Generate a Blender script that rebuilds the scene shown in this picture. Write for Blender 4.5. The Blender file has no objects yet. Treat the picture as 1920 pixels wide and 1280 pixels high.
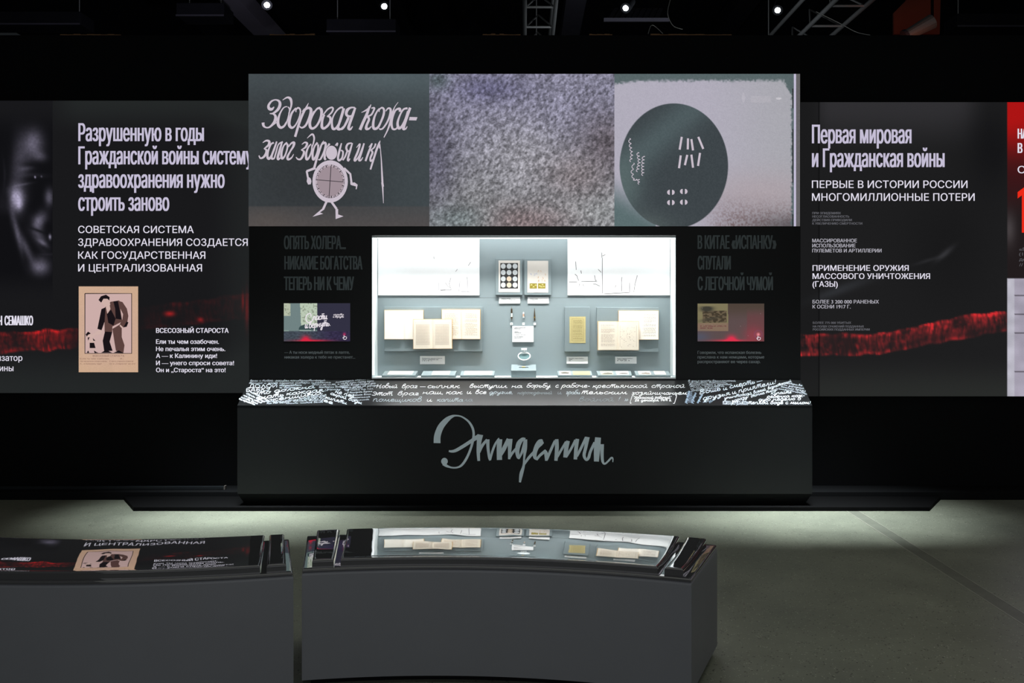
import bpy, math, random
import numpy as np
from mathutils import Vector

random.seed(7); np.random.seed(7)
C = bpy.context.scene.collection
R = math.radians
EYE = 1.5                      # lens height
F, VX, VY = 1800.0, 984.0, 570.0   # focal length in pixels, principal point in the 1920x1280 frame

# ------------------------------------------------------------------ camera, world, lights
cd = bpy.data.cameras.new('camera'); cam = bpy.data.objects.new('camera', cd); C.objects.link(cam)
cam.location = (0, 0, EYE); cam.rotation_euler = (R(90), 0, 0)
cd.sensor_width = 36; cd.lens = F / 1920 * 36
cd.shift_x = -(VX - 960) / 1920; cd.shift_y = -(640 - VY) / 1920
cd.clip_start = .05; cd.clip_end = 100
bpy.context.scene.camera = cam
vs = bpy.context.scene.view_settings
vs.view_transform = 'Standard'; vs.look = 'None'; vs.gamma = 1; vs.use_curve_mapping = False; vs.exposure = 0

w = bpy.data.worlds.new('world'); bpy.context.scene.world = w; w.use_nodes = True
w.node_tree.nodes['Background'].inputs[0].default_value = (.80, .92, 1.0, 1)
w.node_tree.nodes['Background'].inputs[1].default_value = 0.010

def area(name, loc, rot, sx, sy, power, col=(1, 1, 1), spread=180):
    l = bpy.data.lights.new(name, 'AREA'); l.shape = 'RECTANGLE'; l.size = sx; l.size_y = sy
    l.energy = power; l.color = col; l.spread = R(spread)
    o = bpy.data.objects.new(name, l); C.objects.link(o); o.location = loc; o.rotation_euler = rot
    return o
def spot(name, loc, target, power, cone, blend=.6, col=(1, 1, 1), size=.08):
    l = bpy.data.lights.new(name, 'SPOT'); l.energy = power; l.spot_size = R(cone); l.spot_blend = blend
    l.color = col; l.shadow_soft_size = size
    o = bpy.data.objects.new(name, l); C.objects.link(o); o.location = loc
    o.rotation_euler = (Vector(target) - Vector(loc)).to_track_quat('-Z', 'Y').to_euler()
    return o
# two narrow washes over the ends of the counter and the floor before them
for sx in (-1, 1):
    area('wash_light', (sx * 2.05, 6.1, 5.2), (R(8), R(0), 0), 1.3, .12, 17, (.90, .98, 1), 21)
# weak general light of the dark hall, and the glow of the other exhibits behind the viewer
area('hall_glow', (1.0, 3.0, 5.6), (0, 0, 0), 9, 5, 42, (.97, 1, .90), 110)
area('hall_light', (0.5, -4.5, 3.0), (R(88), 0, 0), 9, 3, 90, (.95, .97, 1))
# unseen fill added under the showcase's top front edge, evening the back panel's light
CASE_FILL = area('showcase_fill', (0, 7.325, 2.0), (R(7.5), 0, 0), 2.2, .02, 14, (1, .99, .98), 72)
spot('counter_fill', (0, 1.5, 5.2), (0, 7.0, .55), 400, 31, .9, (.9, .98, 1))  # unseen fill added to brighten the front script and middle handwriting

# ------------------------------------------------------------------ helpers
def lin(v):
    v = np.asarray(v, float) / 255.0
    return np.where(v <= .04045, v / 12.92, ((v + .055) / 1.055) ** 2.4)
def col(r, g, b):
    return tuple(float(x) for x in lin((r, g, b))) + (1,)
def P(px, py, D):
    return ((px - VX) * D / F, D, EYE - (py - VY) * D / F)

MATS = {}
def mat(name, color, rough=.6, spec=.5, metal=0, noise=0.0, nscale=40, bump=0.0, coat=0, ior=None):
    if name in MATS: return MATS[name]
    m = bpy.data.materials.new(name); m.use_nodes = True; nt = m.node_tree; b = nt.nodes['Principled BSDF']
    b.inputs['Base Color'].default_value = color; b.inputs['Roughness'].default_value = rough
    b.inputs['Metallic'].default_value = metal; b.inputs['Specular IOR Level'].default_value = spec
    b.inputs['Coat Weight'].default_value = coat
    if ior: b.inputs['IOR'].default_value = ior
    tc = nt.nodes.new('ShaderNodeTexCoord'); n = nt.nodes.new('ShaderNodeTexNoise')
    n.inputs['Scale'].default_value = nscale; n.inputs['Detail'].default_value = 4
    nt.links.new(tc.outputs['Object'], n.inputs['Vector'])
    mr = nt.nodes.new('ShaderNodeMapRange'); nt.links.new(n.outputs['Fac'], mr.inputs[0])
    k = max(noise, .02)
    mr.inputs[3].default_value = 1 - k; mr.inputs[4].default_value = 1 + k
    mx = nt.nodes.new('ShaderNodeVectorMath'); mx.operation = 'SCALE'; mx.inputs[0].default_value = color[:3]
    nt.links.new(mr.outputs[0], mx.inputs['Scale']); nt.links.new(mx.outputs[0], b.inputs['Base Color'])
    if bump:
        bp = nt.nodes.new('ShaderNodeBump'); bp.inputs['Strength'].default_value = bump; bp.inputs['Distance'].default_value = .01
        nt.links.new(n.outputs['Fac'], bp.inputs['Height']); nt.links.new(bp.outputs[0], b.inputs['Normal'])
    MATS[name] = m; return m
def emit(name, color, strength=1.0):
    if name in MATS: return MATS[name]
    m = bpy.data.materials.new(name); m.use_nodes = True; nt = m.node_tree; nt.nodes.clear()
    e = nt.nodes.new('ShaderNodeEmission'); e.inputs[0].default_value = color; e.inputs[1].default_value = strength
    o = nt.nodes.new('ShaderNodeOutputMaterial'); nt.links.new(e.outputs[0], o.inputs[0])
    MATS[name] = m; return m
def film(name, grain, scale, strength=1.0, detail=3):
    """picture shown by a projector or screen: colour attribute with moving-film grain"""
    m = bpy.data.materials.new(name); m.use_nodes = True; nt = m.node_tree; nt.nodes.clear(); N = nt.nodes.new; L = nt.links.new
    e = N('ShaderNodeEmission'); e.inputs[1].default_value = strength; o = N('ShaderNodeOutputMaterial'); L(e.outputs[0], o.inputs[0])
    a = N('ShaderNodeAttribute'); a.attribute_name = 'Col'
    tc = N('ShaderNodeTexCoord'); n = N('ShaderNodeTexNoise'); n.inputs['Scale'].default_value = scale; n.inputs['Detail'].default_value = detail
    n.inputs['Roughness'].default_value = .62
    L(tc.outputs['Object'], n.inputs['Vector'])
    mr = N('ShaderNodeMapRange'); L(n.outputs['Fac'], mr.inputs[0]); mr.inputs[1].default_value = .28; mr.inputs[2].default_value = .72
    mr.inputs[3].default_value = 1 - grain; mr.inputs[4].default_value = 1 + grain
    mx = N('ShaderNodeVectorMath'); mx.operation = 'SCALE'
    L(a.outputs['Color'], mx.inputs[0]); L(mr.outputs[0], mx.inputs['Scale']); L(mx.outputs[0], e.inputs[0])
    return m

def link(name, me, mt, parent=None):
    o = bpy.data.objects.new(name, me); C.objects.link(o)
    if mt: me.materials.append(mt)
    if parent is not None:
        o.parent = parent
        off = parent['_w']
        me.transform(__import__('mathutils').Matrix.Translation((-off[0], -off[1], -off[2])))
        o['_w'] = list(off)
    else:
        o['_w'] = [0, 0, 0]
    return o
def mesh(name, V, Fc, mt, parent=None, smooth=False):
    me = bpy.data.meshes.new(name); me.from_pydata([tuple(v) for v in V], [], [tuple(f) for f in Fc]); me.update()
    if smooth: me.polygons.foreach_set('use_smooth', [True] * len(me.polygons))
    return link(name, me, mt, parent)
def tag(o, label=None, cat=None, group=None, kind=None):
    if label: o['label'] = label
    if cat: o['category'] = cat
    if group: o['group'] = group
    if kind: o['kind'] = kind
    return o
def thing(name, loc, label, cat, group=None):
    o = bpy.data.objects.new(name, None); C.objects.link(o); o.location = loc; o.empty_display_size = .1
    o['_w'] = list(loc); return tag(o, label, cat, group)
class MB:
    def __init__(s): s.V = []; s.F = []
    def add(s, V, Fc):
        n = len(s.V); s.V += [tuple(v) for v in V]; s.F += [tuple(i + n for i in f) for f in Fc]; return s
    def box(s, x0, x1, y0, y1, z0, z1):
        return s.add([(x, y, z) for x in (x0, x1) for y in (y0, y1) for z in (z0, z1)],
                     [(0, 1, 3, 2), (4, 6, 7, 5), (0, 4, 5, 1), (2, 3, 7, 6), (0, 2, 6, 4), (1, 5, 7, 3)])
    def pbox(s, x0, y0, x1, y1, Df, Db):
        a = P(x0, y0, Df); b = P(x1, y1, Df); return s.box(a[0], b[0], Df, Db, b[2], a[2])
    def quad(s, *p): return s.add(p, [tuple(range(len(p)))])
    def tube(s, a, b, r, n=10, r2=None):
        a = Vector(a); b = Vector(b); d = (b - a).normalized(); u = d.orthogonal().normalized(); v = d.cross(u)
        r2 = r if r2 is None else r2
        V = []
        for p, rr in ((a, r), (b, r2)):
            for k in range(n):
                t = 2 * math.pi * k / n; V.append(p + (u * math.cos(t) + v * math.sin(t)) * rr)
        Fc = [(k, (k + 1) % n, n + (k + 1) % n, n + k) for k in range(n)] + [tuple(range(n))[::-1], tuple(range(n, 2 * n))]
        return s.add(V, Fc)
    def obj(s, name, mt, parent=None, bevel=0, smooth=False, seg=2):
        o = mesh(name, s.V, s.F, mt, parent, smooth)
        if bevel:
            b = o.modifiers.new('bevel', 'BEVEL'); b.width = bevel; b.segments = seg; b.limit_method = 'ANGLE'
            if smooth: o.modifiers.new('n', 'WEIGHTED_NORMAL')
        return o
def onD(D): return lambda x, y: P(x, y, D)

# ---- printing: builtin typeface set at a measured place, as flat lettering on its own surface
_tc = bpy.data.curves.new('type', 'FONT'); _to = bpy.data.objects.new('type', _tc); C.objects.link(_to); _tc.resolution_u = 3
_cache = {}
def glyph(ch):
    """one character: outline contours filled by winding number, and its advance"""
    if ch in _cache: return _cache[ch]
    def outl(b):
        _tc.body = b; bpy.context.view_layer.update(); e = _to.evaluated_get(bpy.context.evaluated_depsgraph_get())
        cu = e.to_curve(bpy.context.evaluated_depsgraph_get(), apply_modifiers=False); L_ = []
        for sp in cu.splines:
            bp = sp.bezier_points; pts = []
            for k in range(len(bp)):
                p0, p1, p2, p3 = bp[k].co.xy, bp[k].handle_right.xy, bp[(k + 1) % len(bp)].handle_left.xy, bp[(k + 1) % len(bp)].co.xy
                dv = p3 - p0; ln = dv.length or 1; dev = max(abs((q - p0).cross(dv)) / ln for q in (p1, p2)) if ln > 1e-6 else 0
                n_ = 1 if dev < .004 else 4
                for t_ in range(n_):
                    u = t_ / n_; q = p0 * (1 - u) ** 3 + p1 * 3 * u * (1 - u) ** 2 + p2 * 3 * u * u * (1 - u) + p3 * u ** 3; pts.append((q.x, q.y))
            L_.append(pts)
        e.to_curve_clear(); return L_
    mxx = lambda b: max(p[0] for l_ in outl(b) for p in l_)
    loops = outl(ch) if ch != ' ' else []; adv = mxx('H' + ch + 'H') - mxx('HH')
    if not loops: _cache[ch] = ([], [], adv); return _cache[ch]
    V = []; E_ = []; seg = []
    for l_ in loops:
        n0 = len(V); m_ = len(l_); V += l_; E_ += [(n0 + k, n0 + (k + 1) % m_) for k in range(m_)]; seg += [(l_[k], l_[(k + 1) % m_]) for k in range(m_)]
    from mathutils.geometry import delaunay_2d_cdt
    r = delaunay_2d_cdt([Vector(v) for v in V], E_, [], 0, 1e-5)
    PV = [tuple(v) for v in r[0]]; Fc = []
    for f in r[2]:
        cx = sum(PV[k][0] for k in f) / 3; cy = sum(PV[k][1] for k in f) / 3; wn = 0
        for p, q in seg:
            if (p[1] <= cy) != (q[1] <= cy):
                x = p[0] + (cy - p[1]) / (q[1] - p[1]) * (q[0] - p[0])
                if x > cx: wn += 1 if q[1] > p[1] else -1
        if wn: Fc.append(tuple(f))
    _cache[ch] = (PV, Fc, adv); return _cache[ch]
_bcache = {}
def glyphs(body):
    if body in _bcache: return _bcache[body]
    V = []; Fc = []; x = 0
    for ch in body:
        pv, fc, adv = glyph(ch); n = len(V); V += [(a + x, b) for a, b in pv]; Fc += [tuple(k + n for k in f) for f in fc]; x += adv
    _bcache[body] = (np.array(V), Fc); return _bcache[body]
def text(mb, mp, body, x0, base, x1, cap, bold=0, vbold=0, shear=0):
    """body between x0 and x1, baseline at base, capitals cap high, mapped by mp"""
    V, Fc = glyphs(body)
    if not len(V): return
    mn = V[:, 0].min(); wd = V[:, 0].max() - mn
    sy = cap / .729
    if x0 is None: x0 = x1 - wd * sy * .9
    if x1 is None: x1 = x0 + wd * sy * .9
    sx = (x1 - x0 - bold) / wd
    offs = [(0, 0)]
    if bold: offs = [(bold * k / 2, 0) for k in range(3)]
    if vbold: offs += [(a, vbold) for a, _ in offs]
    for i, (dx, dy) in enumerate(offs):
        pts = [mp(x0 + (vx - mn) * sx + vy * sy * shear + dx, base - vy * sy - dy) for vx, vy in V]
        pts = [(a, b - i * .00015, c_ + i * .00003) for a, b, c_ in pts]
        mb.add(pts, Fc)
# ---- pen strokes
def spline(pts, n=5):
    if len(pts) < 3: return [tuple(map(float, p)) for p in pts]
    p = [pts[0]] + list(pts) + [pts[-1]]; out = []
    for i in range(1, len(p) - 2):
        a, b, c, d = (np.array(q, float) for q in p[i - 1:i + 3])
        for k in range(n):
            t = k / n
            out.append(tuple(.5 * ((2 * b) + (-a + c) * t + (2 * a - 5 * b + 4 * c - d) * t * t + (-a + 3 * b - 3 * c + d) * t ** 3)))
    out.append(tuple(map(float, pts[-1]))); return out
def ribbon(mb, mp, pts, wd=None, nib=None, n=5, smooth=True):
    """pts (x,y[,w]); nib=(angle, thick, thin) gives a broad pen"""
    q = spline(pts, n) if smooth else [tuple(map(float, p)) for p in pts]
    L = []; Rr = []
    for i, p in enumerate(q):
        a = q[max(0, i - 1)]; b = q[min(len(q) - 1, i + 1)]
        dx, dy = b[0] - a[0], b[1] - a[1]; l = math.hypot(dx, dy) or 1; nx, ny = -dy / l, dx / l
        if nib:
            s = abs(math.sin(math.atan2(-dy, dx) - nib[0])); ww = nib[2] + (nib[1] - nib[2]) * s ** 1.5
            e = min(i, len(q) - 1 - i); ww *= (.6 + .4 * min(1, e / 3))
        else: ww = p[2] if len(p) > 2 else wd
        L.append((p[0] + nx * ww / 2, p[1] + ny * ww / 2)); Rr.append((p[0] - nx * ww / 2, p[1] - ny * ww / 2))
    V = [mp(*a) for a in L] + [mp(*a) for a in Rr]; m = len(L)
    mb.k = getattr(mb, 'k', 0) + 1; e_ = (mb.k % 12) * .00007; V = [(a, b - e_, c_ + e_) for a, b, c_ in V]
    mb.add(V, [(i, i + 1, m + i + 1, m + i) for i in range(m - 1)])
def ell(cx, cy, rx, ry, n=28, rot=0):
    c, s = math.cos(rot), math.sin(rot)
    return [(cx + rx * math.cos(t) * c - ry * math.sin(t) * s, cy + rx * math.cos(t) * s + ry * math.sin(t) * c) for t in [2 * math.pi * k / n for k in range(n)]]
def poly(mb, mp, pts): mb.add([mp(*p) for p in pts], [tuple(range(len(pts)))])

_i = [[(.1, 1), (.05, .3), (.25, 0), (.5, .3), (.65, 1)], [(.65, 1), (.6, .25), (.75, 0), (.95, .2)]]
_sh = [[(.1, 1), (.05, .2), (.2, 0), (.4, .3), (.45, 1)], [(.45, 1), (.42, .2), (.55, 0), (.75, .3), (.82, 1)], [(.82, 1), (.8, .2), (.95, 0), (1.1, .15)]]
_b = [[(.12, 1), (.06, .25), (.3, 0), (.6, .2), (.55, .55), (.3, .6), (.08, .4)]]
_o = [[(.4, 1), (.08, .7), (.08, .25), (.35, 0), (.65, .3), (.65, .75), (.4, 1), (.6, .85), (.85, .85)]]
G = {
 'а': (.95, [[(.75, .85), (.45, 1), (.1, .7), (.05, .3), (.3, 0), (.6, .2), (.78, .95)], [(.78, .95), (.72, .3), (.85, 0), (1, .15)]]),
 'б': (.85, [[(.75, .75), (.4, .95), (.08, .6), (.1, .15), (.4, 0), (.7, .25), (.68, .7), (.3, .95), (.15, 1.4), (.45, 1.75), (.85, 1.8)]]),
 'в': (.85, [[(.05, .1), (.1, .9), (.3, 1.7), (.6, 1.75), (.5, 1.2), (.2, .95)], [(.1, .9), (.5, .95), (.7, .6), (.55, .1), (.25, 0), (.05, .3)]]),
 'β': (.85, [[(.1, .25), (.3, .75), (.75, 1.1), (.85, .85), (.4, .6), (.25, .55)], [(.4, .6), (.75, .5), (.62, .1), (.35, 0), (.1, .25)]]),
 'ζ': (.85, [[(.3, .78), (.5, 1), (.75, .9), (.6, .6), (.4, .55)], [(.45, .56), (.68, .4), (.5, .05), (.15, -.05), (-.05, .1)]]),
 'г': (.7, [[(.05, .75), (.25, 1), (.5, .8), (.35, .45), (.1, .2), (.3, 0), (.6, .15)]]),
 'д': (.95, [[(.7, .8), (.4, 1), (.08, .6), (.1, .15), (.35, 0), (.65, .3), (.75, .95)], [(.75, .95), (.7, 0), (.5, -.8), (.25, -.7), (.4, -.25), (.95, .15)]]),
 'δ': (.85, [[(.65, .75), (.4, .95), (.1, .55), (.12, .12), (.38, 0), (.62, .3), (.74, .8), (.72, 1.35), (.42, 1.65), (.1, 1.45)]]),
 'е': (.8, [[(.05, .45), (.6, .6), (.55, .95), (.3, 1), (.08, .6), (.12, .15), (.4, 0), (.75, .2)]]),
 'ж': (1.25, [[(0, .85), (.25, .9), (.3, .5), (.15, .05), (0, .15)], [(.3, .5), (.6, .5)], [(.62, 1), (.55, .5), (.6, 0)], [(1.15, .85), (.9, .9), (.7, .5), (.95, 0), (1.2, .15)]]),
 'з': (.8, [[(.05, .8), (.35, 1), (.6, .8), (.3, .5), (.65, .3), (.5, -.4), (.2, -.7), (.05, -.5), (.3, -.1), (.8, .2)]]),
 'и': (.95, _i), 'й': (.95, _i + [[(.25, 1.35), (.4, 1.25), (.6, 1.4)]]),
 'к': (.85, [[(.12, 1), (.05, 0)], [(.7, 1), (.4, .7), (.1, .5)], [(.1, .5), (.4, .4), (.55, 0), (.85, .15)]]),
 'л': (.85, [[(0, .05), (.15, .1), (.3, .6), (.5, 1)], [(.5, 1), (.5, .2), (.65, 0), (.85, .15)]]),
 'м': (1.15, [[(0, .05), (.12, .2), (.3, 1)], [(.3, 1), (.5, .1), (.85, 1)], [(.85, 1), (.85, .2), (.95, 0), (1.15, .15)]]),
 'н': (.95, [[(.12, 1), (.05, 0)], [(.08, .5), (.6, .55)], [(.65, 1), (.6, .2), (.75, 0), (.95, .15)]]),
 'о': (.85, _o),
 'п': (.95, [[(.12, 1), (.05, 0)], [(.08, .6), (.35, 1), (.6, .9), (.58, .2), (.75, 0), (.9, .15)]]),
 'р': (.85, [[(.15, 1), (.05, .2), (-.05, -.9)], [(.1, .5), (.35, 1), (.65, .85), (.6, .25), (.4, 0), (.2, .15)]]),
 'с': (.75, [[(.65, .8), (.4, 1), (.08, .6), (.12, .15), (.4, 0), (.75, .2)]]),
 'т': (1.1, [[(.1, 1), (.05, 0)], [(.08, .6), (.3, 1), (.45, .85), (.42, 0)], [(.45, .6), (.7, 1), (.85, .85), (.82, .2), (.95, 0), (1.1, .15)], [(.1, 1.32), (.95, 1.38)]]),
 'у': (.9, [[(.1, 1), (.08, .4), (.3, .2), (.6, .6), (.7, 1)], [(.7, 1), (.6, .1), (.4, -.75), (.1, -.7), (.3, -.2), (.9, .2)]]),
 'х': (.8, [[(.05, .9), (.3, .9), (.4, .1), (.7, .05)], [(.75, .95), (.4, .5), (.05, .05)]]),
 'ц': (.95, _i + [[(.75, 0), (.85, -.35)]]),
 'ч': (.9, [[(.1, 1), (.1, .5), (.35, .4), (.6, .6)], [(.65, 1), (.6, .2), (.75, 0), (.9, .15)]]),
 'ш': (1.1, _sh), 'щ': (1.15, _sh + [[(1, 0), (1.1, -.4), (.95, -.5)]]),
 'ь': (.75, _b), 'ы': (1.1, _b + [[(.85, 1), (.82, .2), (.95, 0), (1.1, .15)]]),
 'э': (.8, [[(.05, .85), (.35, 1), (.65, .6), (.55, .1), (.25, 0), (.05, .2)], [(.2, .5), (.62, .5)]]),
 'ю': (1.2, [[(.1, 1), (.05, 0)], [(.08, .5), (.4, .5)], [(.75, 1), (.45, .7), (.45, .25), (.7, 0), (1, .3), (1, .75), (.75, 1)]]),
 'я': (.95, [[(0, .05), (.2, .1), (.4, .5)], [(.65, 1), (.3, .95), (.15, .7), (.35, .5), (.6, .5)], [(.65, 1), (.6, .2), (.75, 0), (.95, .15)]]),
 'З': (1.1, [[(.35, .95), (.3, 1.25), (.6, 1.6), (.95, 1.35), (.6, .85), (.4, .82)], [(.55, .85), (.85, .6), (.6, .05), (.1, -.08), (-.15, .2), (-.05, .35)]]),
 'Н': (1.3, [[(.25, 1.5), (.1, 0)], [(.15, .75), (.85, .8)], [(1, 1.5), (.85, 0), (1.15, .1)]]),
 'В': (1.1, [[(.3, 1.5), (.1, 0)], [(.1, 1.4), (.5, 1.6), (.85, 1.3), (.3, .8), (.9, .5), (.7, .05), (.1, 0)]]),
 'С': (1.0, [[(.9, 1.3), (.7, 1.6), (.2, 1.1), (.05, .4), (.4, 0), (.9, .3)]]),
 'Э': (1.1, [[(.05, 1.3), (.5, 1.55), (.95, .9), (.7, .1), (.3, 0), (0, .2)], [(.3, .75), (.95, .78)]]),
 'К': (1.1, [[(.3, 1.5), (.1, 0)], [(1, 1.5), (.5, .9), (.2, .75), (.5, .6), (.7, 0), (1.05, .1)]]),
 'У': (1.0, [[(.15, 1.5), (.2, .9), (.5, .8), (.85, 1.5)], [(.85, 1.5), (.6, .3), (.2, 0), (.05, .1)]]),
 'Ч': (1.0, [[(.15, 1.5), (.2, .9), (.5, .75), (.8, 1)], [(.9, 1.5), (.7, 0)]]),
 'Д': (1.2, [[(.1, 0), (.3, .3), (.5, 1.5), (.9, 1.5), (.9, .1)], [(-.05, -.3), (0, .05), (1.1, .05), (1.1, -.3)]]),
 'Б': (1.0, [[(.9, 1.5), (.2, 1.5), (.15, 0)], [(.15, .8), (.6, .85), (.85, .4), (.5, 0), (.15, 0)]]),
 'А': (1.1, [[(0, 0), (.5, 1.5), (.95, 0)], [(.2, .6), (.8, .6)]]),
 'Л': (1.1, [[(0, 0), (.25, .3), (.5, 1.5)], [(.5, 1.5), (.95, 0)]]),
 'О': (1.1, [[(.5, 1.5), (.1, 1.1), (.1, .4), (.5, 0), (.9, .4), (.9, 1.1), (.5, 1.5)]]),
 'Й': (1.1, [[(.15, 1.5), (.15, 0), (.85, 1.5), (.85, 0)], [(.3, 1.8), (.5, 1.7), (.7, 1.85)]]),
 '-': (.5, [[(.05, .5), (.42, .5)]]), '—': (.9, [[(.05, .5), (.8, .5)]]), '.': (.3, [[(.1, 0), (.2, .08)]]), ',': (.3, [[(.15, .1), (.05, -.3)]]),
 '!': (.4, [[(.25, 1.5), (.15, .5)], [(.12, .05), (.17, .15)]]), ':': (.35, [[(.12, .1), (.2, .2)], [(.15, .7), (.22, .8)]]),
 '(': (.45, [[(.4, 1.4), (.1, .7), (.3, -.2)]]), ')': (.45, [[(.1, 1.4), (.35, .7), (.05, -.2)]]), '»': (.6, [[(.05, .9), (.25, .5), (.05, .1)], [(.3, .9), (.5, .5), (.3, .1)]]),
 '[': (.5, [[(.35, 1.6), (.1, 1.6), (.1, -.2), (.35, -.2)]]), ']': (.5, [[(.05, 1.6), (.3, 1.6), (.3, -.2), (.05, -.2)]]), '"': (.4, [[(.1, 1.5), (.05, 1.2)], [(.3, 1.5), (.25, 1.2)]]),
 '1': (.5, [[(.05, .9), (.3, 1.3), (.25, 0)]]), '2': (.8, [[(.1, 1), (.4, 1.3), (.6, .9), (.1, 0), (.7, .05)]]), '8': (.75, [[(.35, .7), (.6, 1), (.35, 1.3), (.1, 1), (.35, .7), (.6, .3), (.35, 0), (.08, .3), (.35, .7)]]),
 '9': (.7, [[(.55, .9), (.3, .6), (.1, 1), (.35, 1.3), (.6, 1), (.45, 0)]]), ' ': (.55, []),
}
def hand(mb, mp, s, x0, y0, x1, y1, h, wd=1.0, slant=.25, nib=None, n=3, jit=.03, seg=None):
    adv = sum(G.get(c, G['и'])[0] for c in s) or 1
    L = math.hypot(x1 - x0, y1 - y0); ux, uy = (x1 - x0) / L, (y1 - y0) / L; sx = L / adv; cur = 0; rnd = random.Random(len(s) * 7 + int(x0))
    for c in s:
        a, st = G.get(c, G['и']); k = h * (1 + rnd.uniform(-jit, jit) * 3)
        for q in st:
            pts = []
            for gx, gy in q:
                u = (cur + gx) * sx + gy * h * slant; v = gy * k
                pts.append((x0 + ux * u + uy * v, y0 + uy * u - ux * v))
            ribbon(mb, mp, pts, wd, nib, n)
        cur += a

def raster(name, x0, y0, x1, y1, D, step, fn, mt, parent, clampx=None):
    """flat picture surface carrying its picture as a colour attribute"""
    nx = max(2, int(round((x1 - x0) / step)) + 1); ny = max(2, int(round((y1 - y0) / step)) + 1)
    X, Y = np.meshgrid(np.linspace(x0, x1, nx), np.linspace(y0, y1, ny))
    rgb = np.clip(fn(X, Y), 0, 255)
    V = np.stack([(X - VX) * D / F, np.full_like(X, D), EYE - (Y - VY) * D / F], -1).reshape(-1, 3)
    i = np.arange(nx * ny).reshape(ny, nx); Q = np.stack([i[:-1, :-1], i[1:, :-1], i[1:, 1:], i[:-1, 1:]], -1).reshape(-1, 4)
    me = bpy.data.meshes.new(name); me.vertices.add(len(V)); me.vertices.foreach_set('co', V.ravel())
    me.loops.add(Q.size); me.loops.foreach_set('vertex_index', Q.ravel()); me.polygons.add(len(Q))
    me.polygons.foreach_set('loop_start', np.arange(0, Q.size, 4)); me.polygons.foreach_set('loop_total', np.full(len(Q), 4)); me.update()
    ca = me.color_attributes.new('Col', 'FLOAT_COLOR', 'POINT')
    c4 = np.ones((len(V), 4), 'f'); c4[:, :3] = lin(rgb.reshape(-1, 3)); ca.data.foreach_set('color', c4.ravel())
    return link(name, me, mt, parent)

def vnoise(X, Y, s, seed=0, st=(1, 1)):
    """smooth value noise 0..1"""
    r = np.random.RandomState(seed); T = r.rand(256, 256)
    x = X / s * st[0] + 500; y = Y / s * st[1] + 500; xi = np.floor(x).astype(int); yi = np.floor(y).astype(int)
    fx = x - xi; fy = y - yi; fx = fx * fx * (3 - 2 * fx); fy = fy * fy * (3 - 2 * fy)
    g = lambda a, b: T[b % 256, a % 256]
    return (g(xi, yi) * (1 - fx) + g(xi + 1, yi) * fx) * (1 - fy) + (g(xi, yi + 1) * (1 - fx) + g(xi + 1, yi + 1) * fx) * fy
def sm(x, a, b): t = np.clip((x - a) / (b - a), 0, 1); return t * t * (3 - 2 * t)
def gs(X, Y, cx, cy, rx, ry, rot=0):
    c, s = math.cos(rot), math.sin(rot); u = (X - cx) * c + (Y - cy) * s; v = -(X - cx) * s + (Y - cy) * c
    return np.exp(-(u / rx) ** 2 - (v / ry) ** 2)
def rgbmix(A, B, t): return A * (1 - t[..., None]) + np.asarray(B, float) * t[..., None]

# ------------------------------------------------------------------ materials
M_black = mat('black_paint', col(16, 17, 19), .75, .15, noise=.15, nscale=3)
M_deck = mat('deck_black', col(7, 7, 8), .85, .08)
M_blackpanel = mat('black_panel', col(15, 17, 18), .5, .3, noise=.1, nscale=6)
M_counter = mat('counter_laminate', col(9, 11, 13), .3, .5, noise=.1, nscale=200, bump=.01)
M_greyprint = mat('grey_print', col(112, 124, 128), .6)
M_dimprint = mat('dim_print', col(140, 148, 150), .6)
M_silver = mat('silver_foil', col(206, 220, 226), .45, .5, noise=.08, nscale=8)
M_white_ink = mat('white_ink', col(232, 243, 250), .6, .3)
M_lining = mat('case_lining', col(131, 144, 147), .8, .2, noise=.03, nscale=60)
M_mount = mat('mount_board', col(121, 134, 137), .8, .2, noise=.04, nscale=120)
M_white = mat('white_card', col(246, 247, 247), .7, .2)
M_page = mat('book_page', col(234, 224, 207), .8, .1, noise=.04, nscale=30)
M_pagew = mat('pale_book_page', col(252, 247, 236), .8, .1, noise=.02, nscale=30)
M_cover = mat('book_cover', col(205, 164, 92), .7, .2, noise=.15, nscale=50)
M_leaf = mat('aged_paper', col(184, 172, 122), .8, .1, noise=.12, nscale=60)
M_ink = mat('faded_ink', col(160, 138, 118), .8)
M_dark_ink = mat('dark_ink', col(70, 68, 60), .8)
M_card_ink = mat('caption_ink', col(70, 76, 78), .8)
M_graphite = mat('graphite_line', col(50, 52, 54), .8)
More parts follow.
